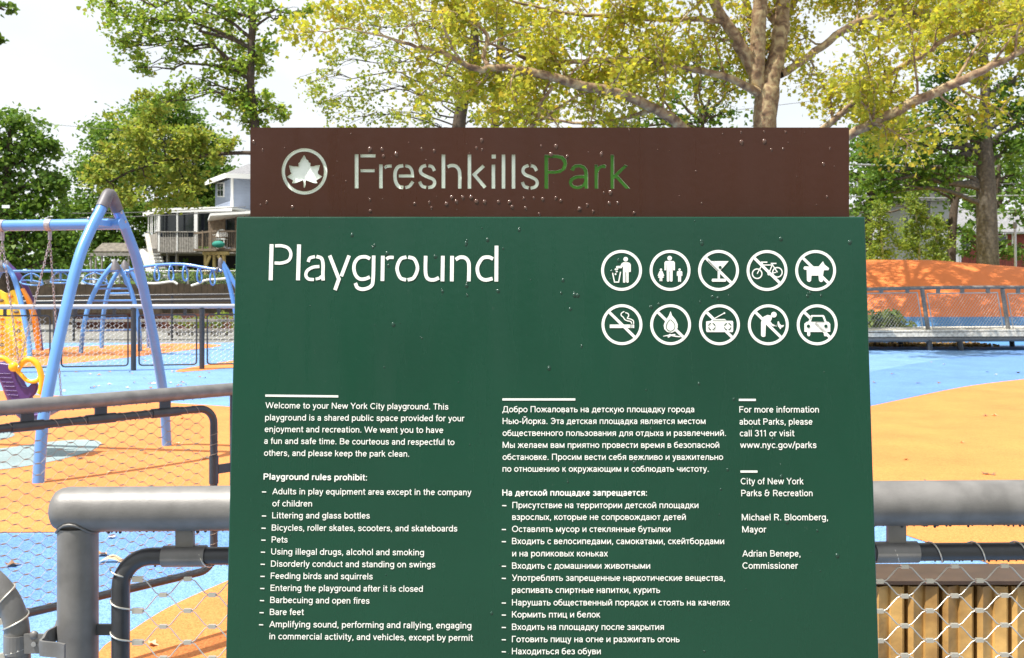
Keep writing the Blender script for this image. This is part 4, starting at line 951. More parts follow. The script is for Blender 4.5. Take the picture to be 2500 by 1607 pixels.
# fence C: far rail fence across the playground, left
def far_fence(name, label, pts, zr, Rr, post_r, zlo, ztop, cell, matr, frame_r=.015, meshm='galv', closed_r=.06):
    base = Vector(pts[0]); t = thing(name, label, 'fence', base)
    mb = MB(); mb.tube([Vector((p[0], p[1], p[2] + zr)) for p in pts], Rr, 12); part(t, 'top_rail', mb, M['railfar'])
    for i, p in enumerate(pts):
        m2 = MB(); m2.tube([Vector(p), Vector((p[0], p[1], p[2] + zr - Rr * .7))], post_r, 10); part(t, 'post', m2, M['raildark'])
        if i + 1 < len(pts):
            a = Vector(p); b = Vector(pts[i + 1]); d = (b - a); L_ = d.length; d.normalize(); g = post_r + .05
            fn = lambda s, z: a + d * s + Vector((0, 0, z))
            fr = rounded(g, L_ - g, zlo, ztop, closed_r, fn, n=4); m2 = MB(); m2.tube(fr, frame_r, 8, closed=True); part(t, 'mesh_frame', m2, M['raildark'] if matr is M['rail'] else matr)
            wm = MB(); wave_mesh(wm, fn(g, zlo), tuple(d), (0, 0, 1), int((L_ - 2 * g) / cell[0] * 2), int((ztop - zlo) / cell[1]) + 2, cell[0], cell[1], cell[2], n=3, clip=(a.z + zlo, a.z + ztop))
            part(t, 'wire_mesh', wm, M[meshm], kind='stuff')
            for f in (.25, .75):
                c = fn(L_ * f, 0); m2 = MB(); m2.box((c.x - .03, c.y - .01, c.z + ztop), (c.x + .03, c.y + .01, c.z + zr - Rr * .6)); part(t, 'bracket', m2, M['raildark'])
    return t
Ycs = lambda px: 18.56 + (px - 136) / 360 * .70
pts = [W(px, 0, Ycs(px)) for px in (-360, -195, -30, 136, 326, 493, 655, 820)]
pts = [(p.x, p.y, 0) for p in pts]
tC = far_fence('rail_fence', 'far grey rail fence with net panels behind the swing frame', pts, 1.235, .045, .05, .10, 1.07, (.15, .085, .0046), M['rail'], meshm='meshfar')
# fence E: thin rail still farther out
pts = [(W(px, 0, 30.5 + (px / 1500)).x, 30.5 + px / 1500, 0) for px in (-300, -60, 180, 420, 660)]
t = thing('handrail', 'thin dark handrail crossing behind the climbing frame legs', 'railing', pts[1])
mb = MB(); mb.tube([(p[0], p[1], 1.33 + .10 * i / 3) for i, p in enumerate(pts)], .035, 8); part(t, 'top_rail', mb, M['raildark'])
mb = MB(); mb.tube([(p[0], p[1], 1.16 + .10 * i / 3) for i, p in enumerate(pts)], .06, 8); part(t, 'lower_rail', mb, M['raildark'])
for i, p in enumerate(pts): m2 = MB(); m2.tube([p, (p[0], p[1], 1.30 + .10 * i / 3)], .04, 8); part(t, 'post', m2, M['raildark'])
for z, yy in ((.62, 31.2), (.30, 31.6)):
    mb = MB(); mb.beam(W(160, 0, yy) * 1.0 - Vector((0, 0, W(160, 0, yy).z - z)), W(700, 0, yy) - Vector((0, 0, W(700, 0, yy).z - z)), .25, .08)
    solo('timber_edging', 'long low timber step beam beyond the far fence, ' + ('upper' if z > .5 else 'lower') + ' of two', 'edging', mb, M['dkwood'], (-10, yy, z), 'timber edging beams')

# ------------------------------------------------------------------ bridge on the right
def bridge():
    Y = 25.7; t = thing('ramp_bridge', 'low boardwalk bridge with leaning rail posts and net panels right of the sign', 'bridge', (11.5, Y, 0))
    def arc(px): return -((px - 2600) / 1000) ** 2 * 6     # gentle rise in px
    def P(px, py, y=Y): return W(px, py, y)
    xs = list(range(1980, 2760, 60))
    mb = MB(); mb.tube([P(px, 701.5 + ((px - 2430) / 320) ** 2 * 5) for px in xs], .046, 12); part(t, 'top_rail', mb, M['rail'])
    def deckpy(px): return 806 - (px - 2120) * .008
    n = 46
    for k in range(n):
        px = 2000 + k * 15.5; a = P(px, deckpy(px)); b = P(px + 15.0, deckpy(px + 15))
        m2 = MB(); m2.slab([Vector((a.x, Y - .35, a.z - .06)), Vector((b.x, Y - .35, b.z - .06)), Vector((b.x, Y + 2.0, b.z - .06)), Vector((a.x, Y + 2.0, a.z - .06))], (0, 0, .06 + random.uniform(-.004, .004))); part(t, 'deck_board', m2, M['deck'])
    mb = MB(); a = P(1990, 817.5, Y - .33); b = P(2720, 814, Y - .33); mb.beam(a, b, .04, .13); part(t, 'edge_board', mb, M['deck'])
    mb = MB(); mb.tube([P(1990, 829, Y - .25), P(2720, 826, Y - .25)], .075, 12); part(t, 'girder', mb, M['rail'])
    mb = MB(); mb.tube([P(1990, 829, Y - .25) + Vector((0, 1.9, 0)), P(2720, 826, Y - .25) + Vector((0, 1.9, 0))], .075, 12); part(t, 'girder', mb, M['rail'])
    for px in (2268, 2343, 2560, 2050):
        for yy in (0, 1.9):
            q = P(px, 830, Y - .25) + Vector((0, yy, 0)); m2 = MB(); m2.tube([(q.x + .03, q.y, 0), (q.x, q.y, q.z)], .07, 10); part(t, 'pier', m2, M['raildark'])
    tops = [2052, 2251, 2447, 2640]; 
    for i, px in enumerate(tops):
        m2 = MB(); m2.tube([P(px, 706), P(px + 15, 805)], .055, 10); part(t, 'post', m2, M['rail'])
        if i + 1 < len(tops):
            p2 = tops[i + 1]
            c = [(px + 12, 717), (p2 - 12, 714.5), (p2 + 2, 800), (px + 27, 803)]
            m2 = MB()
            for a, b in zip(c, c[1:] + c[:1]): m2.tube([P(*a), P(*b)], .016, 8)
            part(t, 'mesh_frame', m2, M['galv'])
            wm = MB(); tl, tr_, br, bl = [P(*q) for q in c]; m = 20
            for k in range(-m, m * 2):
                for s in (1,):
                    # diagonal strands clipped to the panel in uv space
                    u0, u1 = k / m * .9, k / m * .9 + .42 * s
                    pts_ = []
                    for u, v in ((u0, 0), (u1, 1)): pts_.append((u, v))
                    (ua, va), (ub, vb) = pts_
                    def clipu(ua, va, ub, vb):
                        if ua > ub: ua, va, ub, vb = ub, vb, ua, va
                        if ub <= 0 or ua >= 1: return None
                        if ua < 0: va = va + (vb - va) * (0 - ua) / (ub - ua); ua = 0
                        if ub > 1: vb = va + (vb - va) * (1 - ua) / (ub - ua); ub = 1
                        return ua, va, ub, vb
                    cc = clipu(ua, va, ub, vb)
                    if not cc: continue
                    f = lambda u, v: (bl.lerp(br, u)).lerp(tl.lerp(tr_, u), v)
                    wm.tube([f(cc[0], cc[1]), f(cc[2], cc[3])], .005, 3, cap=False)
                    cc = clipu(ua, 1 - va, ub, 1 - vb)
                    if cc: wm.tube([f(cc[0], cc[1]), f(cc[2], cc[3])], .0025, 3, cap=False)
            part(t, 'wire_mesh', wm, M['galv'], kind='stuff')
            for f in (.2, .5, .82):
                q = P(px + (p2 - px) * f, 711); m2 = MB(); m2.box((q.x - .05, Y - .02, q.z - .05), (q.x + .05, Y + .02, q.z + .06)); part(t, 'bracket', m2, M['rail'])
bridge()

# ------------------------------------------------------------------ slatted planter, lower right
def planter():
    Y = 2.42; t = thing('slatted_bench', 'brown capped box clad in vertical hardwood slats in the lower right corner', 'bench', (1.4, Y, 0))
    x0, x1 = .55, 2.35; zf = W(0, 1428, Y).z; zt = W(0, 1419, Y).z
    sl = .005
    mb = MB(); mb.box((x0, Y, zf), (x1, Y + .155, zt)); part(t, 'cap', mb, M['steelbrown'])
    mb = MB(); mb.box((x0 + .01, Y + .062, .03), (x1 - .01, Y + .14, zf - .003)); part(t, 'box_core', mb, M['dark'])
    xs = W(2217, 0, Y).x; pitch = .0857; k = 0; x = xs
    while x - pitch > x0: x -= pitch
    while x + pitch < x1:
        a = x + .006; b = x + pitch - .004; w_ = b - a; j = random.uniform(-.002, .002)
        poly = [(a, Y + .045), (a, Y + .016 + j), (a + .010, Y + .006 + j), (a + w_ * .52, Y + .019 + j), (a + w_ * .55, Y + .012 + j), (b - .008, Y + .006 + j), (b, Y + .014 + j), (b, Y + .045)]
        m2 = MB(); m2.prism(poly, .06, zf - .006 - random.random() * .002); part(t, 'slat', m2, M['wood']); x += pitch
planter()

# ------------------------------------------------------------------ swing
def swing():
    C0 = Vector((-3.55, 8.67, 0)); u = Vector((.185, .983, 0)).normalized(); bd = Vector((-1.07, .20, 0)).normalized()
    t = thing('swing_frame', 'large blue A frame swing with bowed legs and grey rubber top boots', 'swing', C0)
    leg = [(-.955, 0), (-.925, .28), (-.875, .573), (-.70, 1.117), (-.45, 1.757), (-.275, 2.04), (-.155, 2.19), (-.065, 2.31)]
    for off in (0, 3.6):
        o = C0 + bd * off
        for s in (-1, 1):
            P = catmull([o + u * (-q[0] * s) * -1 * -1 + Vector((0, 0, q[1])) if False else o + u * (q[0] * (1 if s < 0 else -1)) + Vector((0, 0, q[1])) for q in leg], 5)
            m2 = MB(); m2.tube(P, .0455, 20); part(t, 'leg', m2, M['swing'])
            e = P[-1]; d = (P[-1] - P[-4]).normalized()
            m2 = MB(); m2.tube([e - d * .09, e + d * .02, e + d * .07, e + d * .105, e + d * .12], [.052, .052, .050, .038, .012], 18); part(t, 'boot', m2, M['cap'])
            for k in (.80, .88):
                q = P[int(len(P) * k)]; m2 = MB(); m2.ball(q - u * s * -.0 + Vector((-.045 if s < 0 else .045, -.045, 0)), .014, 8, 5); part(t, 'bolt', m2, M['galv'])
    zb = 2.105
    a = C0 + Vector((0, 0, zb)); b_ = C0 + bd * 3.6 + Vector((0, 0, zb))
    m2 = MB(); m2.tube([a - bd * .12, b_ + bd * .1], .049, 20); part(t, 'crossbeam', m2, M['swing'])
    for off in (0, 3.6):
        o = C0 + bd * off + Vector((0, 0, zb)); m2 = MB(); m2.beam(o - u * .22, o + u * .22, .085, .05); part(t, 'collar', m2, M['swing'])
    hang = []
    for px in (6, 121, -110, -225):
        Y = min(np.linspace(0, 3.6, 400), key=lambda q: abs(CX + F * (C0 + bd * q).x / (C0 + bd * q).y - px))
        c = C0 + bd * Y + Vector((0, 0, zb)); hang.append(c)
        ring = []; m2 = MB()
        m2.tube([c - bd * .028, c + bd * .028], .0545, 20)
        m2.beam(c + Vector((0, 0, -.055)) - bd * .0, c + Vector((0, 0, -.135)), .012, .05); part(t, 'hanger_clamp', m2, M['clamp'])
    return hang, bd, u, C0
hang, bd, u_, C0 = swing()

def chain(mb, a, b, sag=0.0, link=.034, r=.0035):
    a = Vector(a); b = Vector(b); L_ = (b - a).length; n = int(L_ / (link * .8)); d = (b - a).normalized()
    s1 = d.cross(Vector((0, 1, 0))).normalized(); s2 = d.cross(s1)
    for i in range(n):
        c = a.lerp(b, (i + .5) / n); sd_ = s1 if i % 2 else s2; ring = []
        for k in range(8):
            q = 2 * math.pi * k / 8; ring.append(c + d * math.cos(q) * link * .5 + sd_ * math.sin(q) * link * .27)
        mb.tube(ring, r, 4, closed=True)

def seat(h0, h1):
    mid = (h0 + h1) / 2; c = Vector((mid.x - .0, mid.y, 0))
    c = W(70, 0, 9.0); c.z = 0
    t = thing('adaptive_swing_seat', 'purple high backed swing seat with a yellow padded harness hanging at the left edge', 'swing seat', Vector((c.x, c.y, .45)))
    Y = 9.0
    # moulded shell: profile swept sideways (back on the left, leg rest curling right)
    prof = [(-14, 888, .02), (0, 900, .0), (14, 935, .0), (26, 968, .0), (42, 1000, .0), (62, 1020, .0), (92, 1024, .0), (124, 1010, .0), (150, 990, .0), (166, 978, 0)]
    P = catmull([W(x, y, Y) for x, y, _ in prof], 4); n = len(P); wd = .34; mb = MB(); V = []; cols = 9
    for i, p in enumerate(P):
        t_ = i / (n - 1)
        for j in range(cols):
            s = -1 + 2 * j / (cols - 1)
            lift = .10 * abs(s) ** 3 * math.sin(math.pi * min(1, t_ * 1.2)) 
            tg = (P[min(i+1, n-1)] - P[max(i-1, 0)]).normalized(); nr = Vector((-tg.z, 0, tg.x))
            if nr.z < 0 and t_ > .5: nr = -nr
            V.append(p + nr * lift + Vector((0, s * wd * .5 * (1 - .15 * abs(t_ - .45)), 0)))
    Fc = [(i*cols+j, i*cols+j+1, (i+1)*cols+j+1, (i+1)*cols+j) for i in range(n-1) for j in range(cols-1)]
    mb.add(V, Fc, 0, True); me = mesh_of('seat_shell', mb, M['purple'], wl(t)); o = part(t, 'seat_shell', me, None)
    sol = o.modifiers.new('thickness', 'SOLIDIFY'); sol.thickness = .022; sol.offset = 0
    # near side wing: the moulded flank that shows to the camera
    fl = [(-16, 884), (26, 889), (36, 902), (40, 925), (52, 945), (66, 946), (78, 934), (86, 933), (91, 944), (84, 962), (74, 972), (70, 990), (66, 1018), (40, 1004), (24, 975), (8, 940), (-8, 905)]
    mb = MB(); mb.slab([W(x, y, Y - .17) for x, y in fl], (0, .045, 0)); o = part(t, 'side_panel', mb, M['purple']); bv = o.modifiers.new('bevel', 'BEVEL'); bv.width = .018; bv.segments = 3
    mb = MB(); mb.slab([W(x, y, Y + .17) for x, y in fl], (0, .045, 0)); o = part(t, 'side_panel', mb, M['purple']); bv = o.modifiers.new('bevel', 'BEVEL'); bv.width = .018; bv.segments = 3
    for k in range(6):
        y = 912 + k * 10.5; x0 = -4 + k * 4.0
        m2 = MB(); m2.tube([W(x0, y, Y - .172), W(x0 + 29, y + 1.2, Y - .172)], .0045, 6); part(t, 'rib', m2, M['purple'])
    # yellow harness
    Yn = Y - .19
    mb = MB(); mb.tube(catmull([W(x, y, Yn) for x, y in ((44, 902), (55, 884), (70, 877), (86, 884), (96, 900), (102, 925), (101, 950), (97, 962))], 6), [.026] * 43, 14); part(t, 'harness_arm', mb, M['yellow'])
    mb = MB(); mb.tube(catmull([W(x, y, Yn) for x, y in ((38, 900), (52, 915), (66, 929), (78, 932), (92, 929), (98, 920))], 6), .0185, 12); part(t, 'harness_strap', mb, M['yellow'])
    mb = MB(); mb.tube(catmull([W(x, y, Yn + .05) for x, y in ((30, 893), (14, 877), (-6, 874), (-30, 884), (-42, 905))], 6), .022, 12); part(t, 'harness_arm', mb, M['yellow'])
    mb = MB(); q = W(33, 896, Yn - .01); mb.ball(q, .044, 18, 10, sc=(1, .8, 1)); part(t, 'hub', mb, M['yellow'])
    mb = MB(); q2 = W(46, 896, Yn - .035); mb.ball(q2, .013, 8, 6); part(t, 'eye_bolt', mb, M['galv'])
    # chains
    zt = Vector((0, 0, -.14))
    for a, b_ in ((h0 + zt, W(20, 800, 8.9)),): pass
    for nm, a, b_ in (('c', h0 + zt, W(46, 893, Yn - .03)), ('c', h1 + zt, W(47, 893, Yn - .02)), ('c', h1 + zt, W(151, 990, Y + .14)), ('c', h0 + zt, W(-40, 893, Y + .14))):
        m2 = MB(); chain(m2, a, b_); part(t, 'chain', m2, M['clamp'])
seat(hang[0], hang[1])

# ------------------------------------------------------------------ climbing frame
def climber():
    t = thing('climbing_frame', 'blue climbing frame with hanging rings and an arched loop ladder beyond the far fence', 'climbing frame', G(250, 860))
    def tb(name, pts, r, m='swing', n=10, mats=None, closed=False):
        m2 = MB(); m2.tube(catmull([W(*p) for p in pts], 5, closed) if len(pts) > 2 else [W(*p) for p in pts], r, n, closed=closed); return part(t, name, m2, M[m])
    r = .058
    tb('leg', [(278, 644, 24.9), (262, 663, 24.8), (240, 695, 24.7), (217, 745, 24.5), (204, 800, 24.3), (197, 863, 24.32)], r)
    tb('leg', [(283, 644, 25), (300, 668, 25), (318, 705, 25), (333, 760, 25), (340, 810, 25), (342, 858, 25.17)], r)
    tb('leg', [(303, 645, 26.6), (285, 668, 26.6), (266, 705, 26.5), (254, 760, 26.5), (249, 810, 26.5), (248, 851, 26.47)], r)
    tb('leg', [(306, 645, 26.6), (330, 680, 26.6), (352, 730, 26.6), (362, 800, 26.5), (364, 850, 26.6)], r)
    tb('leg', [(8, 646, 22.9), (30, 670, 22.7), (48, 725, 22.5), (62, 790, 22.3), (71, 840, 22.2), (73, 878, 22.09)], r)
    tb('leg', [(18, 646, 25.4), (50, 680, 25.4), (75, 730, 25.5), (92, 800, 25.6), (99, 857, 25.35)], .075, 'purple')
    tb('leg', [(2, 646, 22.9), (-20, 680, 22.6), (-45, 760, 22.3), (-55, 878, 22.09)], r)
    tb('leg', [(12, 646, 25.4), (-10, 690, 25.4), (-25, 760, 25.5), (-30, 857, 25.35)], r)
    tb('leg', [(539, 641, 25), (553, 670, 25), (566, 720, 25), (577, 780, 25), (583, 859, 25)], r * .95)
    tb('leg', [(543, 640, 26), (566, 680, 26), (590, 730, 26), (605, 800, 26), (610, 853, 26.1)], r * .95)
    for c in ((280, 640, 24.9), (304, 641, 26.6), (5, 642, 22.9), (17, 642, 25.4), (538, 636, 25)):
        q = W(*c); m2 = MB(); sgn = -1 if c[0] == 538 else 0
        m2.tube([q + Vector((.02, 0, -.20)), q + Vector((.01, 0, -.08)), q + Vector((0, 0, .02)), q + Vector((0, 0, .07))], [.15 if sgn == 0 else .07, .11 if sgn == 0 else .07, .055, .02], 12); part(t, 'boot', m2, M['cap'])
    tb('beam', [(-20, 663, 24.6), (120, 662, 24.9), (292, 661, 25.2)], .034)
    tb('arched_beam', [(306, 665, 25.6), (322, 659, 25.6), (350, 652, 25.5), (400, 646, 25.4), (450, 646, 25.3), (500, 654, 25.2), (540, 661, 25.1)], .038)
    for px, py in ((345, 655), (312, 663), (180, 661), (62, 662), (-10, 663)):
        q = W(px, py, 25.15); m2 = MB(); m2.tube([q - Vector((.04, 0, 0)), q + Vector((.04, 0, 0))], .052, 10); part(t, 'clamp', m2, M['swing'])
    q = W(531, 659, 25.1); m2 = MB(); m2.tube([q - Vector((.03, 0, 0)), q + Vector((.03, 0, 0))], .07, 10); part(t, 'clamp', m2, M['cap'])
    for px, yt, yb in ((309, 664, 697), (382, 649, 686), (417, 647, 685), (451, 647, 686), (486, 652, 690), (518, 657, 696)):
        pts = []
        for k in range(16):
            a = 2 * math.pi * k / 16; w_ = (.5 - .5 * math.cos(a)) ; yy = yb - (yb - yt) * (.5 + .5 * math.cos(a))
            rad = 6.2 * math.sin(a) * (.35 + .9 * (1 - (.5 + .5 * math.cos(a))) ** .7); pts.append((px + rad + 1.5 * (yy - yt) / (yb - yt), yy, 25.3 + .12 * math.sin(a)))
        m2 = MB(); m2.tube([W(*p) for p in pts], .021, 8, closed=True); part(t, 'loop_handle', m2, M['swing'])
    for cx, cy, rx, ry, ap in ((77, 691, 28, 7.5, 668), (148, 688, 25, 5, 664), (232, 689, 31, 8.5, 666)):
        ring = [(cx + rx * math.cos(a), cy - ry * math.sin(a) * .75 + (.12 * (cx - 150) / 80) * rx * math.cos(a) * (1 if cx > 200 else -1 if cx < 100 else 0) * .8, 25 + .33 * math.sin(a)) for a in np.linspace(0, 2 * math.pi, 24, endpoint=False)]
        m2 = MB(); m2.tube([W(*p) for p in ring], .020, 8, closed=True); part(t, 'hanging_ring', m2, M['swing'])
        for s in (-1, 1): tb('ring_hanger', [(cx + s * rx * .97, cy, 25), (cx + s * rx * .72, cy - 14, 25), (cx + s * 8, ap + 2, 25), (cx, ap, 25)], .018, n=8)
        tb('ring_stem', [(cx, ap - 6, 25), (cx, cy - 2 if cx < 160 else ap, 25)], .026, n=8)
    for a, b in (((238, 705, 24.7), (322, 705, 25)), ((222, 735, 24.6), (332, 734, 25)), ((268, 717, 26.5), (325, 716, 26)), ((212, 779, 24.4), (338, 777, 25.1)), ((206, 808, 24.4), (340, 805, 25.1))):
        m2 = MB(); m2.tube([W(*a), W(*b)], .026, 8); part(t, 'rung', m2, M['swing'])
climber()

def climb_wall():
    Y = 23.2; b = W(10, 0, Y); b.z = 0
    t = thing('climbing_wall', 'yellow climbing wall with a wavy top, orange holds and numbers at the left edge', 'climbing wall', b)
    out_ = catmull([W(x, y, Y) for x, y in ((-120, 735), (-60, 712), (-20, 708), (-5, 707), (8, 714), (18, 716), (28, 709), (38, 708))], 4) + catmull([W(x, y, Y) for x, y in ((40, 716), (50, 750), (61, 800), (67, 850), (68, 869))], 3) + [W(-120, 869, Y)]
    mb = MB(); mb.slab(out_, (0, .08, 0)); o = part(t, 'panel', mb, M['ylw2'])
    holds = [(25, 724, 'orangep'), (36, 746, 'orangep'), (3, 734, 'brwood'), (44, 786, 'orangep'), (4, 778, 'orangep'), (-8, 718, 'orangep'), (40, 762, 'cap')]
    for x, y, m_ in holds:
        m2 = MB(); m2.ball(W(x, y, Y - .01), .055, 10, 6, sc=(1.2, .5, .7)); part(t, 'hold', m2, M[m_])
    dgs = [(45, 853, '2', 'orangep'), (46, 830, '3', 'orangep'), (43, 808, '6', 'cap'), (4, 862, '1', 'orangep'), (3, 842, '6', 'cap'), (3, 819, '4', 'orangep'), (3, 798, '0', 'orangep')]
    for x, y, ch, m_ in dgs:
        cv = bpy.data.curves.new('digit', 'FONT'); cv.body = ch; cv.size = .21; cv.extrude = .004; cv.align_x = 'CENTER'; cv.align_y = 'CENTER'
        ob = bpy.data.objects.new('digit', cv); COL.objects.link(ob)
        bpy.context.view_layer.update(); me = bpy.data.meshes.new_from_object(ob.evaluated_get(bpy.context.evaluated_depsgraph_get()))
        bpy.data.objects.remove(ob); bpy.data.curves.remove(cv)
        me.transform(Matrix.Rotation(R(90), 4, 'Z')); me.transform(Matrix.Rotation(R(90), 4, 'X'))
        me.transform(Matrix.Translation(W(x, y, Y - .005) - b)); me.materials.clear(); me.materials.append(M[m_])
        part(t, 'digit', me, None)
    mb = MB(); P = catmull([W(x, y, 24.6) for x, y in ((50, 706), (63, 735), (74, 770), (82, 815), (87, 856))], 4)
    Q = catmull([W(x, y, 24.6) for x, y in ((54, 704), (72, 735), (85, 770), (93, 815), (97, 856))], 4)
    mb.slab(P + Q[::-1], (0, .12, 0)); solo('curved_board', 'narrow curved orange board beside the yellow climbing wall', 'climbing board', mb, M['orangep'], W(87, 860, 24.6))
climb_wall()

# ------------------------------------------------------------------ right background houses, lamp, wires
def right_side():
    Y = 62
    b = W(2255, 0, Y); b.z = 0
    t = thing('house', 'pale grey rendered house half hidden by the saplings beyond the mound', 'house', b)
    x0, x1 = W(2165,0,Y).x, W(2318,0,Y).x; zt = W(0, 492, Y).z
    mb = MB(); mb.box((x0, Y, 0), (x1, Y + 7, zt)); part(t, 'wall', mb, M['grey'])
    mb = MB(); xm = (x0 + x1) / 2; mb.slab([Vector((x0 - .4, Y - .4, zt)), Vector((x1 + .4, Y - .4, zt)), Vector((xm, Y - .4, zt + 1.5))], (0, 7.8, 0)); part(t, 'roof', mb, M['roof'])
    for (a, c, y0, y1) in ((2262, 2271, 522, 484), (2205, 2216, 560, 530), (2205, 2216, 610, 585)):
        m2 = MB(); m2.box((W(a-1.5,0,Y).x, Y - .05, W(0,y0+1.5,Y).z), (W(c+1.5,0,Y).x, Y, W(0,y1-1.5,Y).z)); w_ = part(t, 'window', m2, M['trim'])
        m2 = MB(); m2.box((W(a,0,Y).x, Y - .07, W(0,y0,Y).z), (W(c,0,Y).x, Y - .052, W(0,y1,Y).z)); part(w_, 'pane', m2, M['glass'])
    for px in (2306, 2338): m2 = MB(); m2.box((W(px,0,58).x, 58, 0), (W(px+9,0,58).x, 58.3, W(0,570,58).z)); part(t, 'porch_column', m2, M['grey'])
    Y = 64; b = W(2430, 0, Y); b.z = 0
    t = thing('house', 'low red sided house with white window trim behind the straight trunk at the right', 'house', b)
    x0, x1 = W(2335,0,Y).x, W(2640,0,Y).x; zt = W(0, 572, Y).z; zb = W(0, 625, Y).z
    mb = MB(); mb.box((x0, Y, 0), (x1, Y + 7, zt)); part(t, 'wall', mb, M['redsid'])
    n = 12
    for k in range(n):
        z0 = zb + (zt - zb) * k / n; m2 = MB(); m2.box((x0, Y - .05, z0), (x1, Y - .004, z0 + (zt - zb) / n * .93)); part(t, 'siding_board', m2, M['redsid'])
    mb = MB(); mb.slab([Vector((x0 - .5, Y - .6, zt)), Vector((x1, Y - .6, zt)), Vector((x1, Y + 3, zt + 1.8)), Vector((x0 + 1.5, Y + 3, zt + 1.8))], (0, 0, .12)); part(t, 'roof', mb, M['roof'])
    for (a, c, y0, y1) in ((2346, 2365, 607, 580), (2422, 2454, 604, 578)):
        m2 = MB(); m2.box((W(a-3,0,Y).x, Y - .12, W(0,y0+3,Y).z), (W(c+3,0,Y).x, Y - .055, W(0,y1-3,Y).z)); w_ = part(t, 'window', m2, M['trim'])
        m2 = MB(); m2.box((W(a,0,Y).x, Y - .14, W(0,y0,Y).z), (W(c,0,Y).x, Y - .122, W(0,y1,Y).z)); part(w_, 'pane', m2, M['glass'])
    m2 = MB(); m2.box((W(2468,0,Y).x, Y - .14, W(0,625,Y).z), (W(2471.5,0,Y).x, Y - .055, zt)); part(t, 'downpipe', m2, M['trim'])
    Y = 40; b = G(2480, 805)
    t = thing('lamp_post', 'slim grey lamp post at the right edge beyond the mound', 'lamp post', b)
    m2 = MB(); m2.tube([b, W(2479, 640, b.y), W(2478, 556, b.y)], [.07, .055, .05], 10); part(t, 'pole', m2, M['galv'])
    q = W(2478, 552, b.y); m2 = MB(); m2.tube([(q.x, q.y, q.z - .12), (q.x, q.y, q.z), (q.x, q.y, q.z + .16)], [.05, .09, .06], 10); part(t, 'lamp_head', m2, M['rail'])
    def cable(label, pts, Y, r, m='wirek'):
        m2 = MB(); P = catmull([W(x, y, Y) for x, y in pts], 6); m2.tube(P, r, 6); solo('utility_cable', label, 'cable', m2, M[m], P[len(P) // 2])
    cable('thick utility cable running right from the header edge, catching the light', [(1500, 385), (2073, 402), (2300, 408), (2420, 407), (2620, 400)], 50, .055, 'galv')
    cable('thin utility cable just above the sapling tops', [(1500, 440), (2073, 455), (2240, 466), (2380, 452), (2620, 446)], 52, .025)
    cable('lower utility cable reaching the straight grey trunk', [(1500, 470), (2180, 482), (2300, 484), (2395, 479), (2620, 476)], 49, .035, 'galv')
    cable('very thin cable across the sky between trunk and oak', [(1300, 325), (1900, 257), (2060, 238), (2620, 190)], 48, .012)
    cable('thin overhead cable at the left behind the dark tree', [(-300, 500), (0, 514), (100, 519), (200, 521), (360, 518), (600, 505)], 44, .018)
    cable('second thin overhead cable at the left, just below the first', [(-300, 515), (0, 527), (100, 530), (200, 532), (360, 528), (600, 515)], 44.5, .018)
    cable('faint overhead cable low in the left sky', [(-300, 290), (0, 298), (120, 304), (240, 314), (600, 345)], 46, .01)
    b = W(6, 508, 36); m2 = MB(); q = W(14, 505, 36); m2.box((q.x - .14, 36, q.z - .05), (q.x + .14, 36.02, q.z + .06)); solo('street_sign', 'small white street plate hung on the cable at the left edge', 'sign', m2, M['trim'], q)
    # utility pole carrying the left cables (outside the picture) keeps them supported
    px = W(-300, 0, 44).x
    m2 = MB(); m2.tube([(px, 44, 0), (px, 44, 9.5)], [.16, .12], 8); solo('utility_pole', 'brown utility pole carrying the cables left of the picture', 'pole', m2, M['bark'], (px, 44, 0))
right_side()

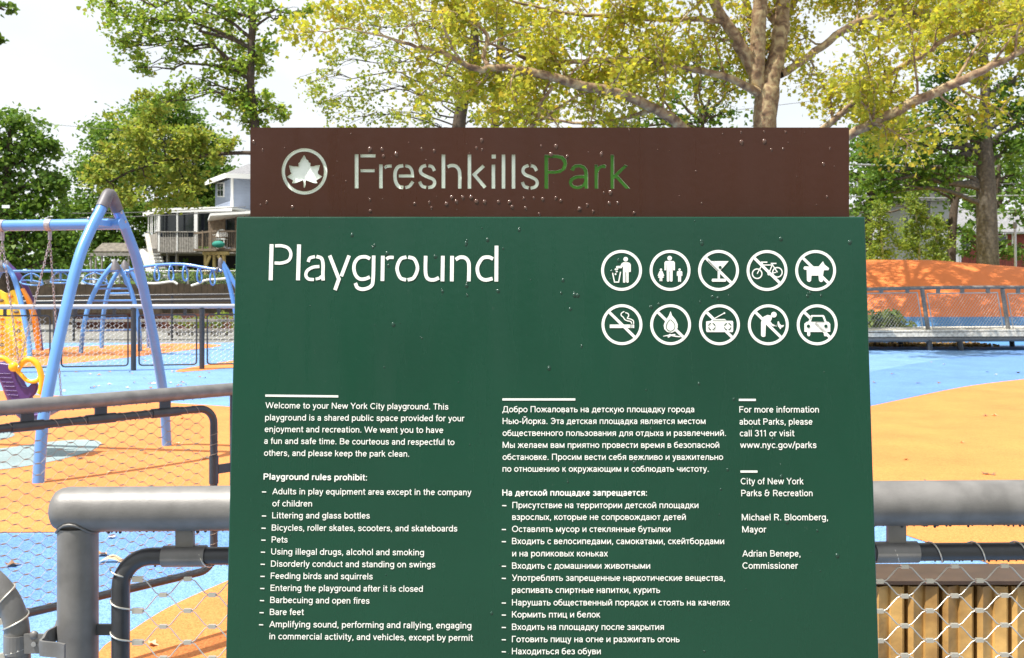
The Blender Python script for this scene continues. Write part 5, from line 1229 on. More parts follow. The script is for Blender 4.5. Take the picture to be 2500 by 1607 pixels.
# ------------------------------------------------------------------ fallen leaves
def leaves_on_ground():
    rng = np.random.default_rng(9); S = SH['lobed']
    spots = []
    near = [(216, 1128, 'o'), (192, 1120, 'o'), (355, 1106, 'o'), (503, 1118, 'o'), (492, 1068, 'o'), (432, 1082, 'o'), (268, 1151, 'o'), (271, 1311, 'b'), (247, 1354, 'b'), (32, 1378, 'b'), (374, 1572, 'o'), (496, 1200, 'o'), (262, 1053, 'o'), (398, 1006, 'o'), (495, 1120, 'o'), (445, 1022, 'o')]
    for x, y, k in near: spots.append((x, y, k))
    for k in range(52): spots.append((rng.uniform(100, 545), rng.uniform(905, 958), 'b'))
    for k in range(16): spots.append((rng.uniform(100, 550), rng.uniform(838, 898), 'f'))
    for x, y in ((2430, 1014), (2272, 884), (2180, 913), (2135, 934), (2242, 935), (2431, 915), (2486, 910), (2292, 935), (2410, 908), (2212, 1121), (2408, 1156), (2425, 1158), (2304, 890), (2405, 1015), (2350, 1080), (2260, 1175)): spots.append((x, y, 'r'))
    lab = {'o': 'dry brown leaf lying on the orange surface inside the net fence at the left', 'b': 'dry fallen leaf on the blue surface around the near swing legs', 'f': 'small dry leaf on the play surface just beyond the far rail fence', 'r': 'small dry leaf on the open play surface right of the sign'}
    grp = {'o': 'leaves on the left orange surface', 'b': 'leaves on the blue surface near the swing', 'f': 'leaves beyond the far fence', 'r': 'leaves right of the sign'}
    protos = []
    for k in range(5):
        V = []
        for (x, y, z) in S: V.append((x, y - .4, z * 1.5 + .25 * x * x + .18 * (y - .4) ** 2 * rng.uniform(.3, 1.5) + .02))
        me = bpy.data.meshes.new('fallen_leaf'); me.from_pydata(V, [], [tuple(range(len(V)))]); me.materials.append(mat('dry leaf %d' % k, [(.30,.13,.04),(.22,.12,.06),(.55,.42,.26),(.42,.24,.10),(.62,.55,.42)][k], .8)); protos.append(me)
    for i, (x, y, k) in enumerate(spots):
        o = bpy.data.objects.new('fallen_leaf', protos[int(rng.integers(5)) if k != 'o' else int(rng.integers(3))]); COL.objects.link(o)
        o.location = G(x, y, .014); s = rng.uniform(.05, .085); 
        if k == 'o': s *= .8
        o.scale = (s, s, s); o.rotation_euler = (rng.normal() * .15, rng.normal() * .15, rng.uniform(0, 6.28)); setp(o, lab[k], 'leaf', grp[k])
    # the large curled strip of bark on the blue
    q = G(270, 1376); V = []; m2 = MB(); n = 10
    for i in range(n + 1):
        t_ = i / n; V += [(q.x - .06 + .12 * t_, q.y - .015, .012 + .018 * math.sin(math.pi * t_)), (q.x - .055 + .12 * t_, q.y + .02, .014 + .03 * math.sin(math.pi * t_))]
    m2.add(V, [(2*i, 2*i+2, 2*i+3, 2*i+1) for i in range(n)], 0, True); solo('bark_strip', 'curled pale strip of bark on the blue surface behind the thick rail', 'bark strip', m2, mat('pale bark', (.5, .38, .22), .8), q)
leaves_on_ground()
# ------------------------------------------------------------------ the sign
KS = .087; ZT = 1.6085
def SP(px, py, off=0.0):
    a = (HY - py) / F; Y = (1.40 + KS * (EYE - ZT)) / (1 - KS * a)
    n = Vector((0, -1, KS)).normalized()
    return Vector(((px - CX) / F * Y, Y, EYE + a * Y)) + n * off
HYY = 1.43
def HP(px, py, off=0.0): return Vector(((px - CX) / F * HYY, HYY - off, EYE + (HY - py) / F * HYY))

def outline(path, w_, smooth=True, k=5):
    """stroke polygon; a repeated point marks a corner"""
    secs = [[path[0]]]
    for p in path[1:]:
        if p == secs[-1][-1]: secs.append([p])
        else: secs[-1].append(p)
    pts = []
    for s in secs:
        q = [Vector((a, b, 0)) for a, b in s]
        q = catmull(q, k) if (smooth and len(q) > 2) else q
        pts += q if not pts else q[1:]
    L_, Rr = [], []; n = len(pts)
    for i, p in enumerate(pts):
        d0 = (pts[i] - pts[i - 1]).normalized() if i else (pts[1] - pts[0]).normalized()
        d1 = (pts[i + 1] - pts[i]).normalized() if i < n - 1 else d0
        n0 = Vector((-d0.y, d0.x, 0)); n1 = Vector((-d1.y, d1.x, 0)); m_ = (n0 + n1)
        m_ = m_.normalized() / max(.35, (m_.normalized()).dot(n0)) if m_.length > 1e-6 else n0
        L_.append(p + m_ * w_ / 2); Rr.append(p - m_ * w_ / 2)
    return L_, Rr
_lay = [0]
def lay(V):
    _lay[0] = (_lay[0] + 1) % 9; d = Vector((0, -1, KS)).normalized() * (.00004 * _lay[0]); return [v + d for v in V]
def ribbon(mb, path, w_, fn, smooth=True):
    A, B = outline(path, w_, smooth); o = len(mb.v); n = len(A)
    mb.add(lay([fn(p.x, p.y) for p in A] + [fn(p.x, p.y) for p in B]), [(i, i + 1, n + i + 1, n + i) for i in range(n - 1)])
def poly2(mb, pts, fn): mb.add(lay([fn(x, y) for x, y in pts]), [tuple(range(len(pts)))])
def disc(c, r, n=28, ry=None): return [(c[0] + r * math.cos(2 * math.pi * k / n), c[1] + (ry or r) * math.sin(2 * math.pi * k / n)) for k in range(n)]
def ringf(mb, c, r, w_, fn, n=64, ry=None):
    ry = ry or r; A = [fn(c[0] + (r + w_/2) * math.cos(2*math.pi*k/n), c[1] + (ry + w_/2) * math.sin(2*math.pi*k/n)) for k in range(n)]
    B = [fn(c[0] + (r - w_/2) * math.cos(2*math.pi*k/n), c[1] + (ry - w_/2) * math.sin(2*math.pi*k/n)) for k in range(n)]
    mb.add(A + B, [(k, (k+1) % n, n + (k+1) % n, n + k) for k in range(n)])

sign = thing('park_sign', 'tall green playground rules sign with a brown Freshkills Park header in the centre', 'sign', (.055, 1.45, 0))
# green panel (leans back slightly)
mb = MB(); nrm = Vector((0, -1, KS)).normalized(); up = Vector((0, KS, 1)).normalized()
tl = SP(578, 529); tr = SP(2113, 529); tl.x, tr.x = -.3925, .503
dn = up * -1.30
mb.slab([tl + dn, tr + dn, tr, tl], nrm * -.022)
gp = part(sign, 'green_panel', mb, M['green'])
bv = gp.modifiers.new('bevel', 'BEVEL'); bv.width = .0022; bv.segments = 3
for x in (-.30, .41):
    m2 = MB(); m2.box((x - .03, 1.475, 0), (x + .03, 1.505, 1.60)); part(sign, 'post', m2, M['raildark'])

# header with routed letters
fF = lambda x, y: HP(630 + x * .19616, 340 + y * .19608)
fG = lambda x, y: HP(1080 + x * .20033, 340 + y * .20025)
holes = []
def cutF(path, w_=44, sm=True): A, B = outline(path, w_, sm); holes.append(([fF(p.x, p.y) for p in A + B[::-1]], 'w'))
def cutG(path, w_=44, sm=True): A, B = outline(path, w_, sm); holes.append(([fG(p.x, p.y) for p in A + B[::-1]], 'w'))
cutF([(1227,187),(1227,612)], 46); cutF([(1275,208),(1462,208)], 38); cutF([(1275,393),(1452,393)], 38)
cutF([(1529,315),(1529,612)]); cutF([(1574,358),(1605,338),(1665,335)], 38)
cutF([(1808,330),(1745,345),(1712,395),(1704,465),(1718,540),(1755,590),(1808,603)]); cutF([(1832,330),(1885,348),(1915,395),(1922,458),(1922,458),(1750,458)], 38); cutF([(1832,603),(1885,585),(1928,527)], 40)
cutF([(2092,328),(2042,345),(2020,390),(2040,432),(2110,470),(2178,500),(2198,545),(2172,590),(2115,603)], 42); cutF([(2120,330),(2168,345),(2196,395)], 40); cutF([(2092,602),(2040,582),(2010,528)], 40)
cutF([(2307,192),(2307,612)], 46)
cutG([(62,338),(105,322),(160,328),(200,370),(211,430),(211,603)], 42)
cutG([(330,188),(330,603)]); cutG([(505,325),(388,432),(388,432),(522,590)], 42)
cutG([(600,212),(652,212)], 50); cutG([(622,310),(622,603)]); cutG([(745,188),(745,603)]); cutG([(867,188),(867,603)])
cutG([(1052,322),(1002,340),(982,388),(1010,432),(1080,462),(1140,495),(1156,540),(1130,582),(1075,597)], 40); cutG([(1078,324),(1120,338),(1150,386)], 40); cutG([(1052,596),(1000,575),(974,522)], 40)
Pout = [(1245,190),(1400,190),(1470,205),(1512,250),(1520,300),(1500,370),(1440,410),(1380,420),(1290,420),(1290,603),(1245,603)]
Pin = [(1290,228),(1390,228),(1450,245),(1478,300),(1455,360),(1390,383),(1290,383)]
Aout = [(1560,375),(1580,335),(1620,308),(1680,305),(1735,325),(1768,370),(1775,420),(1775,603),(1735,603),(1732,572),(1700,598),(1650,610),(1590,598),(1555,570),(1540,530),(1555,480),(1600,450),(1660,438),(1730,438),(1728,400),(1712,362),(1670,342),(1625,350),(1600,390)]
Ain = [(1728,478),(1650,478),(1600,498),(1580,530),(1600,562),(1650,573),(1705,555),(1728,520)]
Rr_ = [(1855,310),(1895,310),(1895,338),(1930,315),(1970,308),(1998,318),(1990,355),(1945,350),(1915,372),(1899,410),(1897,603),(1855,603)]
Kk = [(2050,190),(2092,190),(2092,432),(2225,310),(2262,325),(2140,440),(2288,603),(2235,603),(2110,472),(2092,487),(2092,603),(2050,603)]
for pl in (Pout, Pin, Aout, Ain, Rr_, Kk): holes.append(([fG(x, y) for x, y in pl], 'g'))
cxy = (578, 402)
def circ(r, ry): return [fF(cxy[0] + r * math.cos(a), cxy[1] + ry * math.sin(a)) for a in np.linspace(0, 2 * math.pi, 72, endpoint=False)]
holes.append((circ(283, 288), 'w')); holes.append((circ(243, 248), 'w'))
leafp = [(573,197),(590,222),(600,250),(625,265),(632,290),(654,295),(650,338),(690,338),(720,328),(772,322),(760,360),(758,382),(745,398),(745,430),(760,442),(800,465),(765,490),(730,508),(722,520),(740,547),(700,548),(650,530),(600,512),(590,530),(592,570),(582,605),(568,603),(570,570),(565,530),(555,510),(510,530),(460,548),(425,550),(428,530),(440,518),(420,505),(358,470),(395,445),(418,425),(405,410),(400,385),(388,350),(385,325),(440,338),(505,342),(503,300),(522,285),(535,255),(555,228)]
holes.append(([fF(x, y) for x, y in leafp], 'w'))
hx0, hx1 = HP(611, 400).x, HP(2073, 400).x; hz1 = HP(0, 311.5).z; hz0 = 1.30
cu = bpy.data.curves.new('header', 'CURVE'); cu.dimensions = '2D'; cu.fill_mode = 'BOTH'; cu.extrude = .0022; cu.resolution_u = 1
def spl(pts):
    s = cu.splines.new('POLY'); s.points.add(len(pts) - 1); s.use_cyclic_u = True
    for i, (x, y) in enumerate(pts): s.points[i].co = (x, y, 0, 1)
spl([(hx0, hz0), (hx1, hz0), (hx1, hz1), (hx0, hz1)])
for hp, _ in holes: spl([(p.x, p.z) for p in hp])
ob = bpy.data.objects.new('header', cu); COL.objects.link(ob); bpy.context.view_layer.update()
me = bpy.data.meshes.new_from_object(ob.evaluated_get(bpy.context.evaluated_depsgraph_get())); bpy.data.objects.remove(ob)
Mx = Matrix(((1,0,0,0),(0,0,-1,HYY + .0022),(0,1,0,0),(0,0,0,1)))
me.transform(Mx); me.transform(Matrix.Translation(-sign.location)); me.materials.clear(); me.materials.append(M['brown']); me.materials.append(M['edge'])
me.update()
for p in me.polygons:
    p.use_smooth = False
    if abs(p.normal.y) < .5:
        c = p.center + sign.location
        p.material_index = 1
me.name = 'header_panel'
part(sign, 'header_panel', me, None)
mb = MB(); mb.box((hx0 + .0005, HYY + .0065, hz0), (hx1 - .0005, HYY + .024, hz1 - .0005)); part(sign, 'header_back', mb, M['brown'])
xk = fG(1208, 0).x
mb = MB(); mb.box((hx0 + .02, HYY + .0047, 1.50), (xk, HYY + .0062, 1.72)); part(sign, 'acrylic_inlay', mb, M['acryl'])
mb = MB(); mb.box((xk + .001, HYY + .0047, 1.50), (xk + .20, HYY + .0062, 1.72)); part(sign, 'green_inlay', mb, M['inlay'])

# "Playground" title, stencil strokes (one letter = one part)
fH = lambda x, y: SP(630 + x * .25876, 570 + y * .25862, .0006)
title = [
 [([(129,103),(120,443)], 37, 0), ([(162,118),(225,118),(285,140),(311,195),(290,255),(225,280),(157,280)], 29, 1)],
 [([(388,105),(378,443)], 37, 0)],
 [([(474,270),(490,234),(538,220)], 29, 1), ([(552,219),(598,236),(614,290),(613,380),(615,445)], 32, 1), ([(580,313),(520,320),(468,350),(452,395),(475,430),(528,437)], 29, 1), ([(545,432),(578,424),(600,405)], 26, 1)],
 [([(677,210),(764,432),(764,432),(727,535)], 34, 0), ([(860,210),(786,405)], 33, 0)],
 [([(1057,240),(1015,222),(955,230),(915,275),(905,335),(922,395),(960,430),(1010,430),(1055,412)], 32, 1), ([(1092,210),(1086,430),(1068,497),(1000,527),(942,515),(918,470)], 33, 1)],
 [([(1178,212),(1174,450)], 35, 0), ([(1212,244),(1236,228),(1280,228)], 30, 1)],
 [([(1400,224),(1345,245),(1312,330),(1342,418),(1397,440)], 32, 1), ([(1417,224),(1475,245),(1505,330),(1470,418),(1412,440)], 32, 1)],
 [([(1582,213),(1581,370),(1603,428),(1655,440),(1707,420)], 33, 1), ([(1744,213),(1740,453)], 35, 0)],
 [([(1831,213),(1828,453)], 35, 0), ([(1865,248),(1905,226),(1955,232),(1985,270),(1991,330),(1988,453)], 34, 1)],
 [([(2217,242),(2175,225),(2115,238),(2070,320),(2086,405),(2140,440),(2213,427)], 33, 1), ([(2250,117),(2248,455)], 35, 0)],
]
for L_ in title:
    m2 = MB()
    for pth, w_, sm in L_: ribbon(m2, pth, w_, fH, bool(sm))
    part(sign, 'title_letter', m2, M['white'])

# pictograms: coordinates measured on the pictogram block
fI = lambda x, y: SP(1400 + x / 3.1947, 580 + y / 3.1933, .0006)
fI2 = lambda x, y: SP(1400 + x / 3.1947, 580 + y / 3.1933, .0011)
def RR(mb, x0, y0, x1, y1, r=0, fn=None):
    fn = fn or fI
    if r <= 0: poly2(mb, [(x0, y0), (x1, y0), (x1, y1), (x0, y1)], fn); return
    P = []
    for cx, cy, a in ((x1 - r, y0 + r, -90), (x1 - r, y1 - r, 0), (x0 + r, y1 - r, 90), (x0 + r, y0 + r, 180)):
        for k in range(5): q = R(a + 90 * k / 4); P.append((cx + r * math.cos(q), cy + r * math.sin(q)))
    poly2(mb, P, fn)
cent = [(375,257),(753,257),(1131,257),(1509,258),(1888,258),(378,680),(757,680),(1138,681),(1519,681),(1900,681)]
ic = []
for i, c in enumerate(cent):
    m_ = MB(); ringf(m_, c, 148, 22, fI, 72)
    if i not in (0, 1):
        s = 148 / math.sqrt(2); ribbon(m_, [(c[0] - s, c[1] - s * .98), (c[0] + s, c[1] + s * .98)], 22, fI, False)
    ic.append(m_)
kn = [MB() for _ in cent]      # green cut-outs lying over the white figures
def ln(i, p, w_, sm=False, k=False): ribbon(kn[i] if k else ic[i], p, w_, fI2 if k else fI, sm)
def pl(i, p, k=False): poly2(kn[i] if k else ic[i], p, fI2 if k else fI)
# litter
pl(0, disc((407,170), 18)); pl(0, [(388,194),(425,194),(440,200),(447,214),(447,268),(433,270),(432,225),(430,225),(430,350),(422,354),(412,350),(411,270),(405,270),(405,350),(395,354),(386,350),(386,225),(384,225),(375,240),(335,240),(331,232),(335,223),(366,222),(374,204)])
ln(0, [(303,270),(320,348),(320,348),(352,348),(352,348),(367,268)], 9)
for x, y in ((328,249),(337,266),(328,286),(342,246)): pl(0, [(x-9,y),(x,y-9),(x+9,y),(x,y+9)])
# family
def man(i, cx, top, s, skirt=False):
    r = 18 * s; pl(i, disc((cx, top + r), r)); y = top + 2 * r + 4 * s
    sh = 41 * s
    if not skirt:
        pl(i, [(cx - sh, y + 12*s), (cx - sh + 10*s, y), (cx + sh - 10*s, y), (cx + sh, y + 12*s), (cx + sh, y + 72*s), (cx + sh - 14*s, y + 72*s), (cx + sh - 15*s, y + 28*s), (cx + sh - 17*s, y + 28*s), (cx + 22*s, y + 155*s), (cx + 18*s, y + 160*s), (cx + 7*s, y + 160*s), (cx + 2*s, y + 155*s), (cx + 2*s, y + 80*s), (cx - 2*s, y + 80*s), (cx - 2*s, y + 155*s), (cx - 7*s, y + 160*s), (cx - 18*s, y + 160*s), (cx - 22*s, y + 155*s), (cx - 24*s, y + 28*s), (cx - 26*s, y + 28*s), (cx - 27*s, y + 72*s), (cx - sh, y + 72*s)])
    else:
        pl(i, [(cx - 22*s, y), (cx + 22*s, y), (cx + 50*s, y + 70*s), (cx + 38*s, y + 74*s), (cx + 24*s, y + 36*s), (cx + 42*s, y + 100*s), (cx + 20*s, y + 100*s), (cx + 20*s, y + 150*s), (cx + 4*s, y + 150*s), (cx + 3*s, y + 100*s), (cx - 3*s, y + 100*s), (cx - 4*s, y + 150*s), (cx - 20*s, y + 150*s), (cx - 20*s, y + 100*s), (cx - 42*s, y + 100*s), (cx - 24*s, y + 36*s), (cx - 38*s, y + 74*s), (cx - 50*s, y + 70*s)])
man(1, 750, 144, 1.0); man(1, 682, 242, .52, True); man(1, 827, 242, .52)
# glass
pl(2, [(1052,185),(1210,185),(1142,262),(1142,322),(1186,322),(1190,334),(1186,345),(1082,345),(1076,334),(1082,322),(1124,322),(1124,262)]); pl(2, disc((1143,234), 12), True)
ln(2, [(1048,180),(1130,262)], 5, k=True); ln(2, [(1070,163),(1236,330)], 1, k=True)
# bicycle
for c in ((1432,283),(1590,272)): ringf(ic[3], c, 37, 9, fI, 40)
ln(3, [(1432,283),(1470,215),(1470,215),(1550,215),(1550,215),(1520,285),(1520,285),(1478,218)], 8); ln(3, [(1550,212),(1590,272)], 8); ln(3, [(1520,285),(1580,272)], 7); ln(3, [(1461,193),(1511,193)], 9); ln(3, [(1470,195),(1480,225)], 7); ln(3, [(1538,203),(1582,203)], 9); ln(3, [(1556,203),(1548,220)], 7); pl(3, disc((1524,284), 12))
# dog
pl(4, [(1800,226),(1912,226),(1945,186),(1958,212),(1993,240),(1988,255),(1952,256),(1945,300),(1946,340),(1936,348),(1922,346),(1914,336),(1910,298),(1856,298),(1852,338),(1842,347),(1828,345),(1820,335),(1818,252),(1800,252),(1792,240)])
# cigarette
RR(5, 0, 0, 1, 1) if False else None
pl(5, [(283,679),(440,679),(440,706),(283,706)]); pl(5, [(445,679),(453,679),(453,706),(445,706)]); pl(5, [(459,679),(473,679),(473,706),(459,706)])
ln(5, [(396,577),(375,590),(372,608),(388,622),(400,640),(420,650),(445,655),(455,672)], 8, True); ln(5, [(404,586),(425,594),(430,612),(420,630),(445,636),(466,650),(469,674)], 8, True)
# fire
pl(6, [(757,574),(768,608),(795,640),(812,675),(812,705),(798,728),(765,743),(730,737),(708,715),(703,685),(715,650),(742,612)])
ln(6, [(752,640),(730,668),(722,700),(735,722),(757,732)], 5, True, True); ln(6, [(757,640),(785,672),(790,700),(778,722),(757,732)], 5, True, True)
pl(6, [(698,768),(742,758),(752,750),(762,756),(790,752),(798,758),(786,764),(830,770),(836,778),(800,776),(760,768),(742,782),(732,776),(738,768),(700,772)])
# radio
pl(7, [(1034,655),(1070,650),(1082,636),(1182,636),(1192,650),(1240,650),(1245,660),(1245,728),(1240,738),(1040,738),(1034,728)]); ln(7, [(1080,642),(1175,590)], 7); pl(7, disc((1176,590), 7))
for cx in (1078, 1202):
    for q in range(4):
        a0 = R(q * 90 + 12); ln(7, [(cx + 26 * math.cos(a0 + R(66) * k / 4), 695 + 26 * math.sin(a0 + R(66) * k / 4)) for k in range(5)], 7, False, True)
ln(7, [(1086,646),(1186,646)], 4, k=True)
# feeding bird
pl(8, disc((1562,602), 22)); pl(8, [(1470,640),(1482,618),(1512,604),(1538,608),(1548,622),(1544,640),(1535,655),(1548,672),(1566,682),(1572,690),(1560,693),(1538,684),(1520,668),(1514,672),(1508,660),(1500,668),(1496,770),(1484,776),(1470,774),(1462,764),(1462,660)])
pl(8, [(1590,668),(1592,655),(1602,655),(1606,672),(1622,686),(1642,682),(1634,698),(1616,704),(1618,714),(1608,714),(1606,704),(1594,694)]); 
for x, y in ((1574,688),(1582,684),(1580,694)): pl(8, disc((x, y), 2.5, 8))
# car
pl(9, [(1800,672),(1818,658),(1832,655),(1848,612),(1856,605),(1948,605),(1956,612),(1972,655),(1990,660),(2002,675),(2002,735),(1978,737),(1978,760),(1972,770),(1958,770),(1952,760),(1952,737),(1846,737),(1846,760),(1840,770),(1828,770),(1822,760),(1822,737),(1800,735)])
pl(9, [(1850,655),(1864,618),(1940,618),(1956,658)], True); pl(9, disc((1831,692), 13), True); pl(9, disc((1967,692), 13), True)
ln(9, [(1848,640),(1885,668)], 20)
s = 148 / math.sqrt(2)
names = ['litter','family','drink','bicycle','dog','smoking','fire','radio','bird feeding','car']
for i, c in enumerate(cent):
    o = part(sign, 'pictogram', ic[i], M['white'], label='round white pictogram showing ' + ['a figure dropping litter in a bin','an adult with two children','a crossed out cocktail glass','a crossed out bicycle','a crossed out dog','a crossed out cigarette','a crossed out camp fire','a crossed out radio','a crossed out figure feeding a bird','a crossed out car'][i])
    # thin green gaps beside the slash keep figure and bar apart
    if kn[i].v: part(o, 'green_detail', kn[i], M['green'])

# text
# hand drawn stroke alphabet: units of 1/100, cap height 72, x height 53
def arc(cx, cy, rx, ry, a0, a1, n=14):
    return [(cx + rx * math.cos(R(a0 + (a1 - a0) * i / n)), cy + ry * math.sin(R(a0 + (a1 - a0) * i / n))) for i in range(n + 1)]
def bez(*p): return [(v.x, v.y) for v in catmull([(a, b, 0) for a, b in p], 4)]
TOPA = [bez((9, 34), (13, 43), (24, 48.5), (35, 45), (39, 34)) , [(39, 35), (39, 0)]]
G_ = {}
G_['a'] = (48, [bez((8, 39), (13, 46.5), (23, 49), (34, 46), (37.5, 36)), [(37.5, 37), (37.5, 0)], bez((37.5, 30), (24, 28), (11, 24), (7.5, 15), (12, 6.5), (22, 4), (32, 8), (37.5, 16))])
G_['b'] = (53, [[(9, 0), (9, 73)], arc(28, 26.5, 19, 22.5, -180, 180)])
G_['c'] = (47, [arc(27, 26.5, 19.5, 22.5, 42, 318)])
G_['d'] = (53, [[(44, 0), (44, 73)], arc(25, 26.5, 19, 22.5, 0, 360)])
G_['e'] = (50, [[(8, 28), (43, 28)], arc(25.5, 26.5, 18.5, 22.5, 3, 322)])
G_['f'] = (28, [bez((28, 69), (20, 70), (15.5, 66), (14, 57)), [(14, 58), (14, 0)], [(2, 48.5), (27, 48.5)]])
G_['g'] = (53, [arc(25, 27.5, 19, 21.5, 0, 360), [(44, 53), (44, 4)], bez((44, 5), (42, -10), (34, -16), (23, -17), (10, -12))])
G_['h'] = (51, [[(9, 0), (9, 73)], bez((9, 34), (14, 43), (25, 48.5), (37, 45), (41.5, 34)), [(41.5, 35), (41.5, 0)]])
G_['i'] = (21, [[(10.5, 0), (10.5, 53)], [(10.5, 62), (10.5, 72)]])
G_['j'] = (22, [[(12, 53), (12, -6)], bez((12, -5), (10, -14), (0, -16)), [(12, 62), (12, 72)]])
G_['k'] = (47, [[(9, 0), (9, 73)], [(39, 53), (10, 23)], [(19, 33), (42, 0)]])
G_['l'] = (21, [[(10.5, 0), (10.5, 73)]])
G_['n'] = (51, [[(9, 0), (9, 53)], bez((9, 34), (14, 43), (25, 48.5), (37, 45), (41.5, 34)), [(41.5, 35), (41.5, 0)]])
G_['m'] = (77, [[(9, 0), (9, 53)], bez((9, 34), (13, 43), (23, 48.5), (34, 45), (38, 34)), [(38, 35), (38, 0)], bez((38, 34), (42, 43), (52, 48.5), (63, 45), (67, 34)), [(67, 35), (67, 0)]])
G_['o'] = (52, [arc(26, 26.5, 20, 22.5, 0, 360, 20)])
G_['p'] = (53, [[(9, -20), (9, 53)], arc(28, 26.5, 19, 22.5, -180, 180)])
G_['q'] = (53, [[(44, -20), (44, 53)], arc(25, 26.5, 19, 22.5, 0, 360)])
G_['r'] = (32, [[(9, 0), (9, 53)], bez((9, 33), (13, 43), (20, 48), (31, 48.5))])
G_['s'] = (46, [bez((38, 39), (33, 46.5), (23, 49), (13, 46), (9.5, 38.5), (13, 31.5), (23, 27.5), (34, 23.5), (38.5, 15), (34, 7), (23, 4), (11, 7), (6.5, 14.5))])
G_['t'] = (30, [[(14, 68), (14, 14)], bez((14, 15), (16, 6.5), (22, 4.5), (29, 5)), [(2, 48.5), (28, 48.5)]])
G_['u'] = (51, [[(42, 0), (42, 53)], bez((42, 19), (37, 10), (26, 4.5), (14, 8), (9.5, 19)), [(9.5, 18), (9.5, 53)]])
G_['v'] = (46, [[(5, 53), (23, 2)], [(23, 2), (41, 53)]])
G_['w'] = (71, [[(5, 53), (20, 2)], [(20, 2), (35.5, 52)], [(35.5, 52), (51, 2)], [(51, 2), (66, 53)]])
G_['x'] = (46, [[(5, 53), (41, 0)], [(41, 53), (5, 0)]])
G_['y'] = (46, [[(5, 53), (24, 3)], bez((41, 53), (30, 20), (22, -3), (17, -14), (5, -16))])
G_['A'] = (64, [[(4, 0), (32, 70)], [(32, 70), (60, 0)], [(14, 22), (50, 22)]])
G_['B'] = (64, [[(11, 0), (11, 72)], [(11, 67), (36, 67)], [(11, 38.5), (38, 38.5)], [(11, 5), (38, 5)], arc(36, 52.7, 15, 14.3, 90, -90), arc(38, 21.7, 18, 16.8, 90, -90)])
G_['C'] = (66, [arc(36, 36, 28, 31.5, 42, 318)])
G_['D'] = (68, [[(11, 0), (11, 72)], [(11, 67), (32, 67)], [(11, 5), (32, 5)], arc(32, 36, 27, 31, 90, -90)])
G_['E'] = (58, [[(11, 0), (11, 72)], [(11, 67), (53, 67)], [(11, 38), (50, 38)], [(11, 5), (54, 5)]])
G_['F'] = (55, [[(11, 0), (11, 72)], [(11, 67), (52, 67)], [(11, 36), (48, 36)]])
G_['K'] = (63, [[(11, 0), (11, 72)], [(56, 72), (12, 28)], [(26, 42), (59, 0)]])
G_['L'] = (53, [[(11, 0), (11, 72)], [(11, 5), (51, 5)]])
G_['M'] = (82, [[(11, 0), (11, 72)], [(12, 70), (41, 3)], [(41, 3), (70, 70)], [(71, 0), (71, 72)]])
G_['N'] = (70, [[(11, 0), (11, 72)], [(12, 70), (58, 2)], [(59, 0), (59, 72)]])
G_['H'] = (69, [[(11, 0), (11, 72)], [(58, 0), (58, 72)], [(11, 37.5), (58, 37.5)]])
G_['O'] = (72, [arc(36, 36, 30, 31.5, 0, 360, 24)])
G_['P'] = (62, [[(11, 0), (11, 72)], [(11, 67), (36, 67)], [(11, 33), (36, 33)], arc(36, 50, 18, 17, 90, -90)])
G_['R'] = (65, [[(11, 0), (11, 72)], [(11, 67), (38, 67)], [(11, 35), (38, 35)], arc(38, 51, 17, 16, 90, -90), [(36, 35), (57, 0)]])
G_['T'] = (56, [[(3, 67), (53, 67)], [(28, 0), (28, 67)]])
G_['U'] = (68, [[(11, 72), (11, 27)], arc(34, 27.5, 23, 23, 180, 360), [(57, 27), (57, 72)]])
G_['W'] = (96, [[(5, 72), (26, 2)], [(26, 2), (48, 70)], [(48, 70), (70, 2)], [(70, 2), (91, 72)]])
G_['Y'] = (60, [[(4, 72), (30, 32)], [(56, 72), (30, 32)], [(30, 0), (30, 32)]])
G_['1'] = (40, [[(25, 0), (25, 72)], [(24, 68), (8, 56)]])
G_['3'] = (52, [bez((8, 57), (14, 65), (25, 67.5), (38, 63), (41, 53), (36, 43), (24, 38.5)), bez((24, 38.5), (38, 34), (44, 22), (39, 10), (25, 4.5), (11, 8), (6, 18))])
G_['&'] = (66, [bez((40, 67), (24, 68), (14, 60), (15, 48), (24, 39)), [(24, 39), (60, 39)], bez((24, 39), (10, 33), (8, 18), (14, 8), (27, 4.5), (40, 7), (48, 18), (49, 30)), [(49, 30), (49, 54)]])
G_[','] = (22, [[(11, 10), (11, 3)], [(12, 5), (8, -11)]])
G_['.'] = (22, [[(11, 0), (11, 10)]])
G_[':'] = (22, [[(11, 0), (11, 10)], [(11, 40), (11, 50)]])
G_['-'] = (30, [[(3, 26), (27, 26)]])
G_['/'] = (32, [[(2, -4), (30, 76)]])
G_[' '] = (24, [])
for a, b in zip('аеорсухВМНКО', 'aeopcyxBMHKO'): G_[a] = G_[b]
G_['Г'] = (52, [[(11, 0), (11, 72)], [(11, 67), (50, 67)]])
G_['Д'] = (74, [[(3, 5), (71, 5)], [(6, 5), (6, -13)], [(68, 5), (68, -13)], bez((13, 5), (19, 22), (22, 45), (23, 67)), [(22, 67), (60, 67)], [(59, 5), (59, 70)]])
G_['Й'] = (70, [[(11, 0), (11, 72)], [(12, 3), (58, 69)], [(59, 0), (59, 72)], bez((23, 90), (29, 82), (41, 82), (47, 90))])
G_['П'] = (69, [[(11, 0), (11, 72)], [(58, 0), (58, 72)], [(11, 67), (58, 67)]])
G_['У'] = (60, [[(5, 72), (31, 24)], bez((56, 72), (38, 32), (28, 10), (20, 5), (9, 5))])
G_['Э'] = (66, [arc(30, 36, 28, 31.5, 138, -138), [(22, 37), (57, 37)]])
G_['б'] = (52, [arc(26, 24, 20, 20, 0, 360, 20), bez((6, 24), (7, 48), (13, 60), (26, 64), (41, 70))])
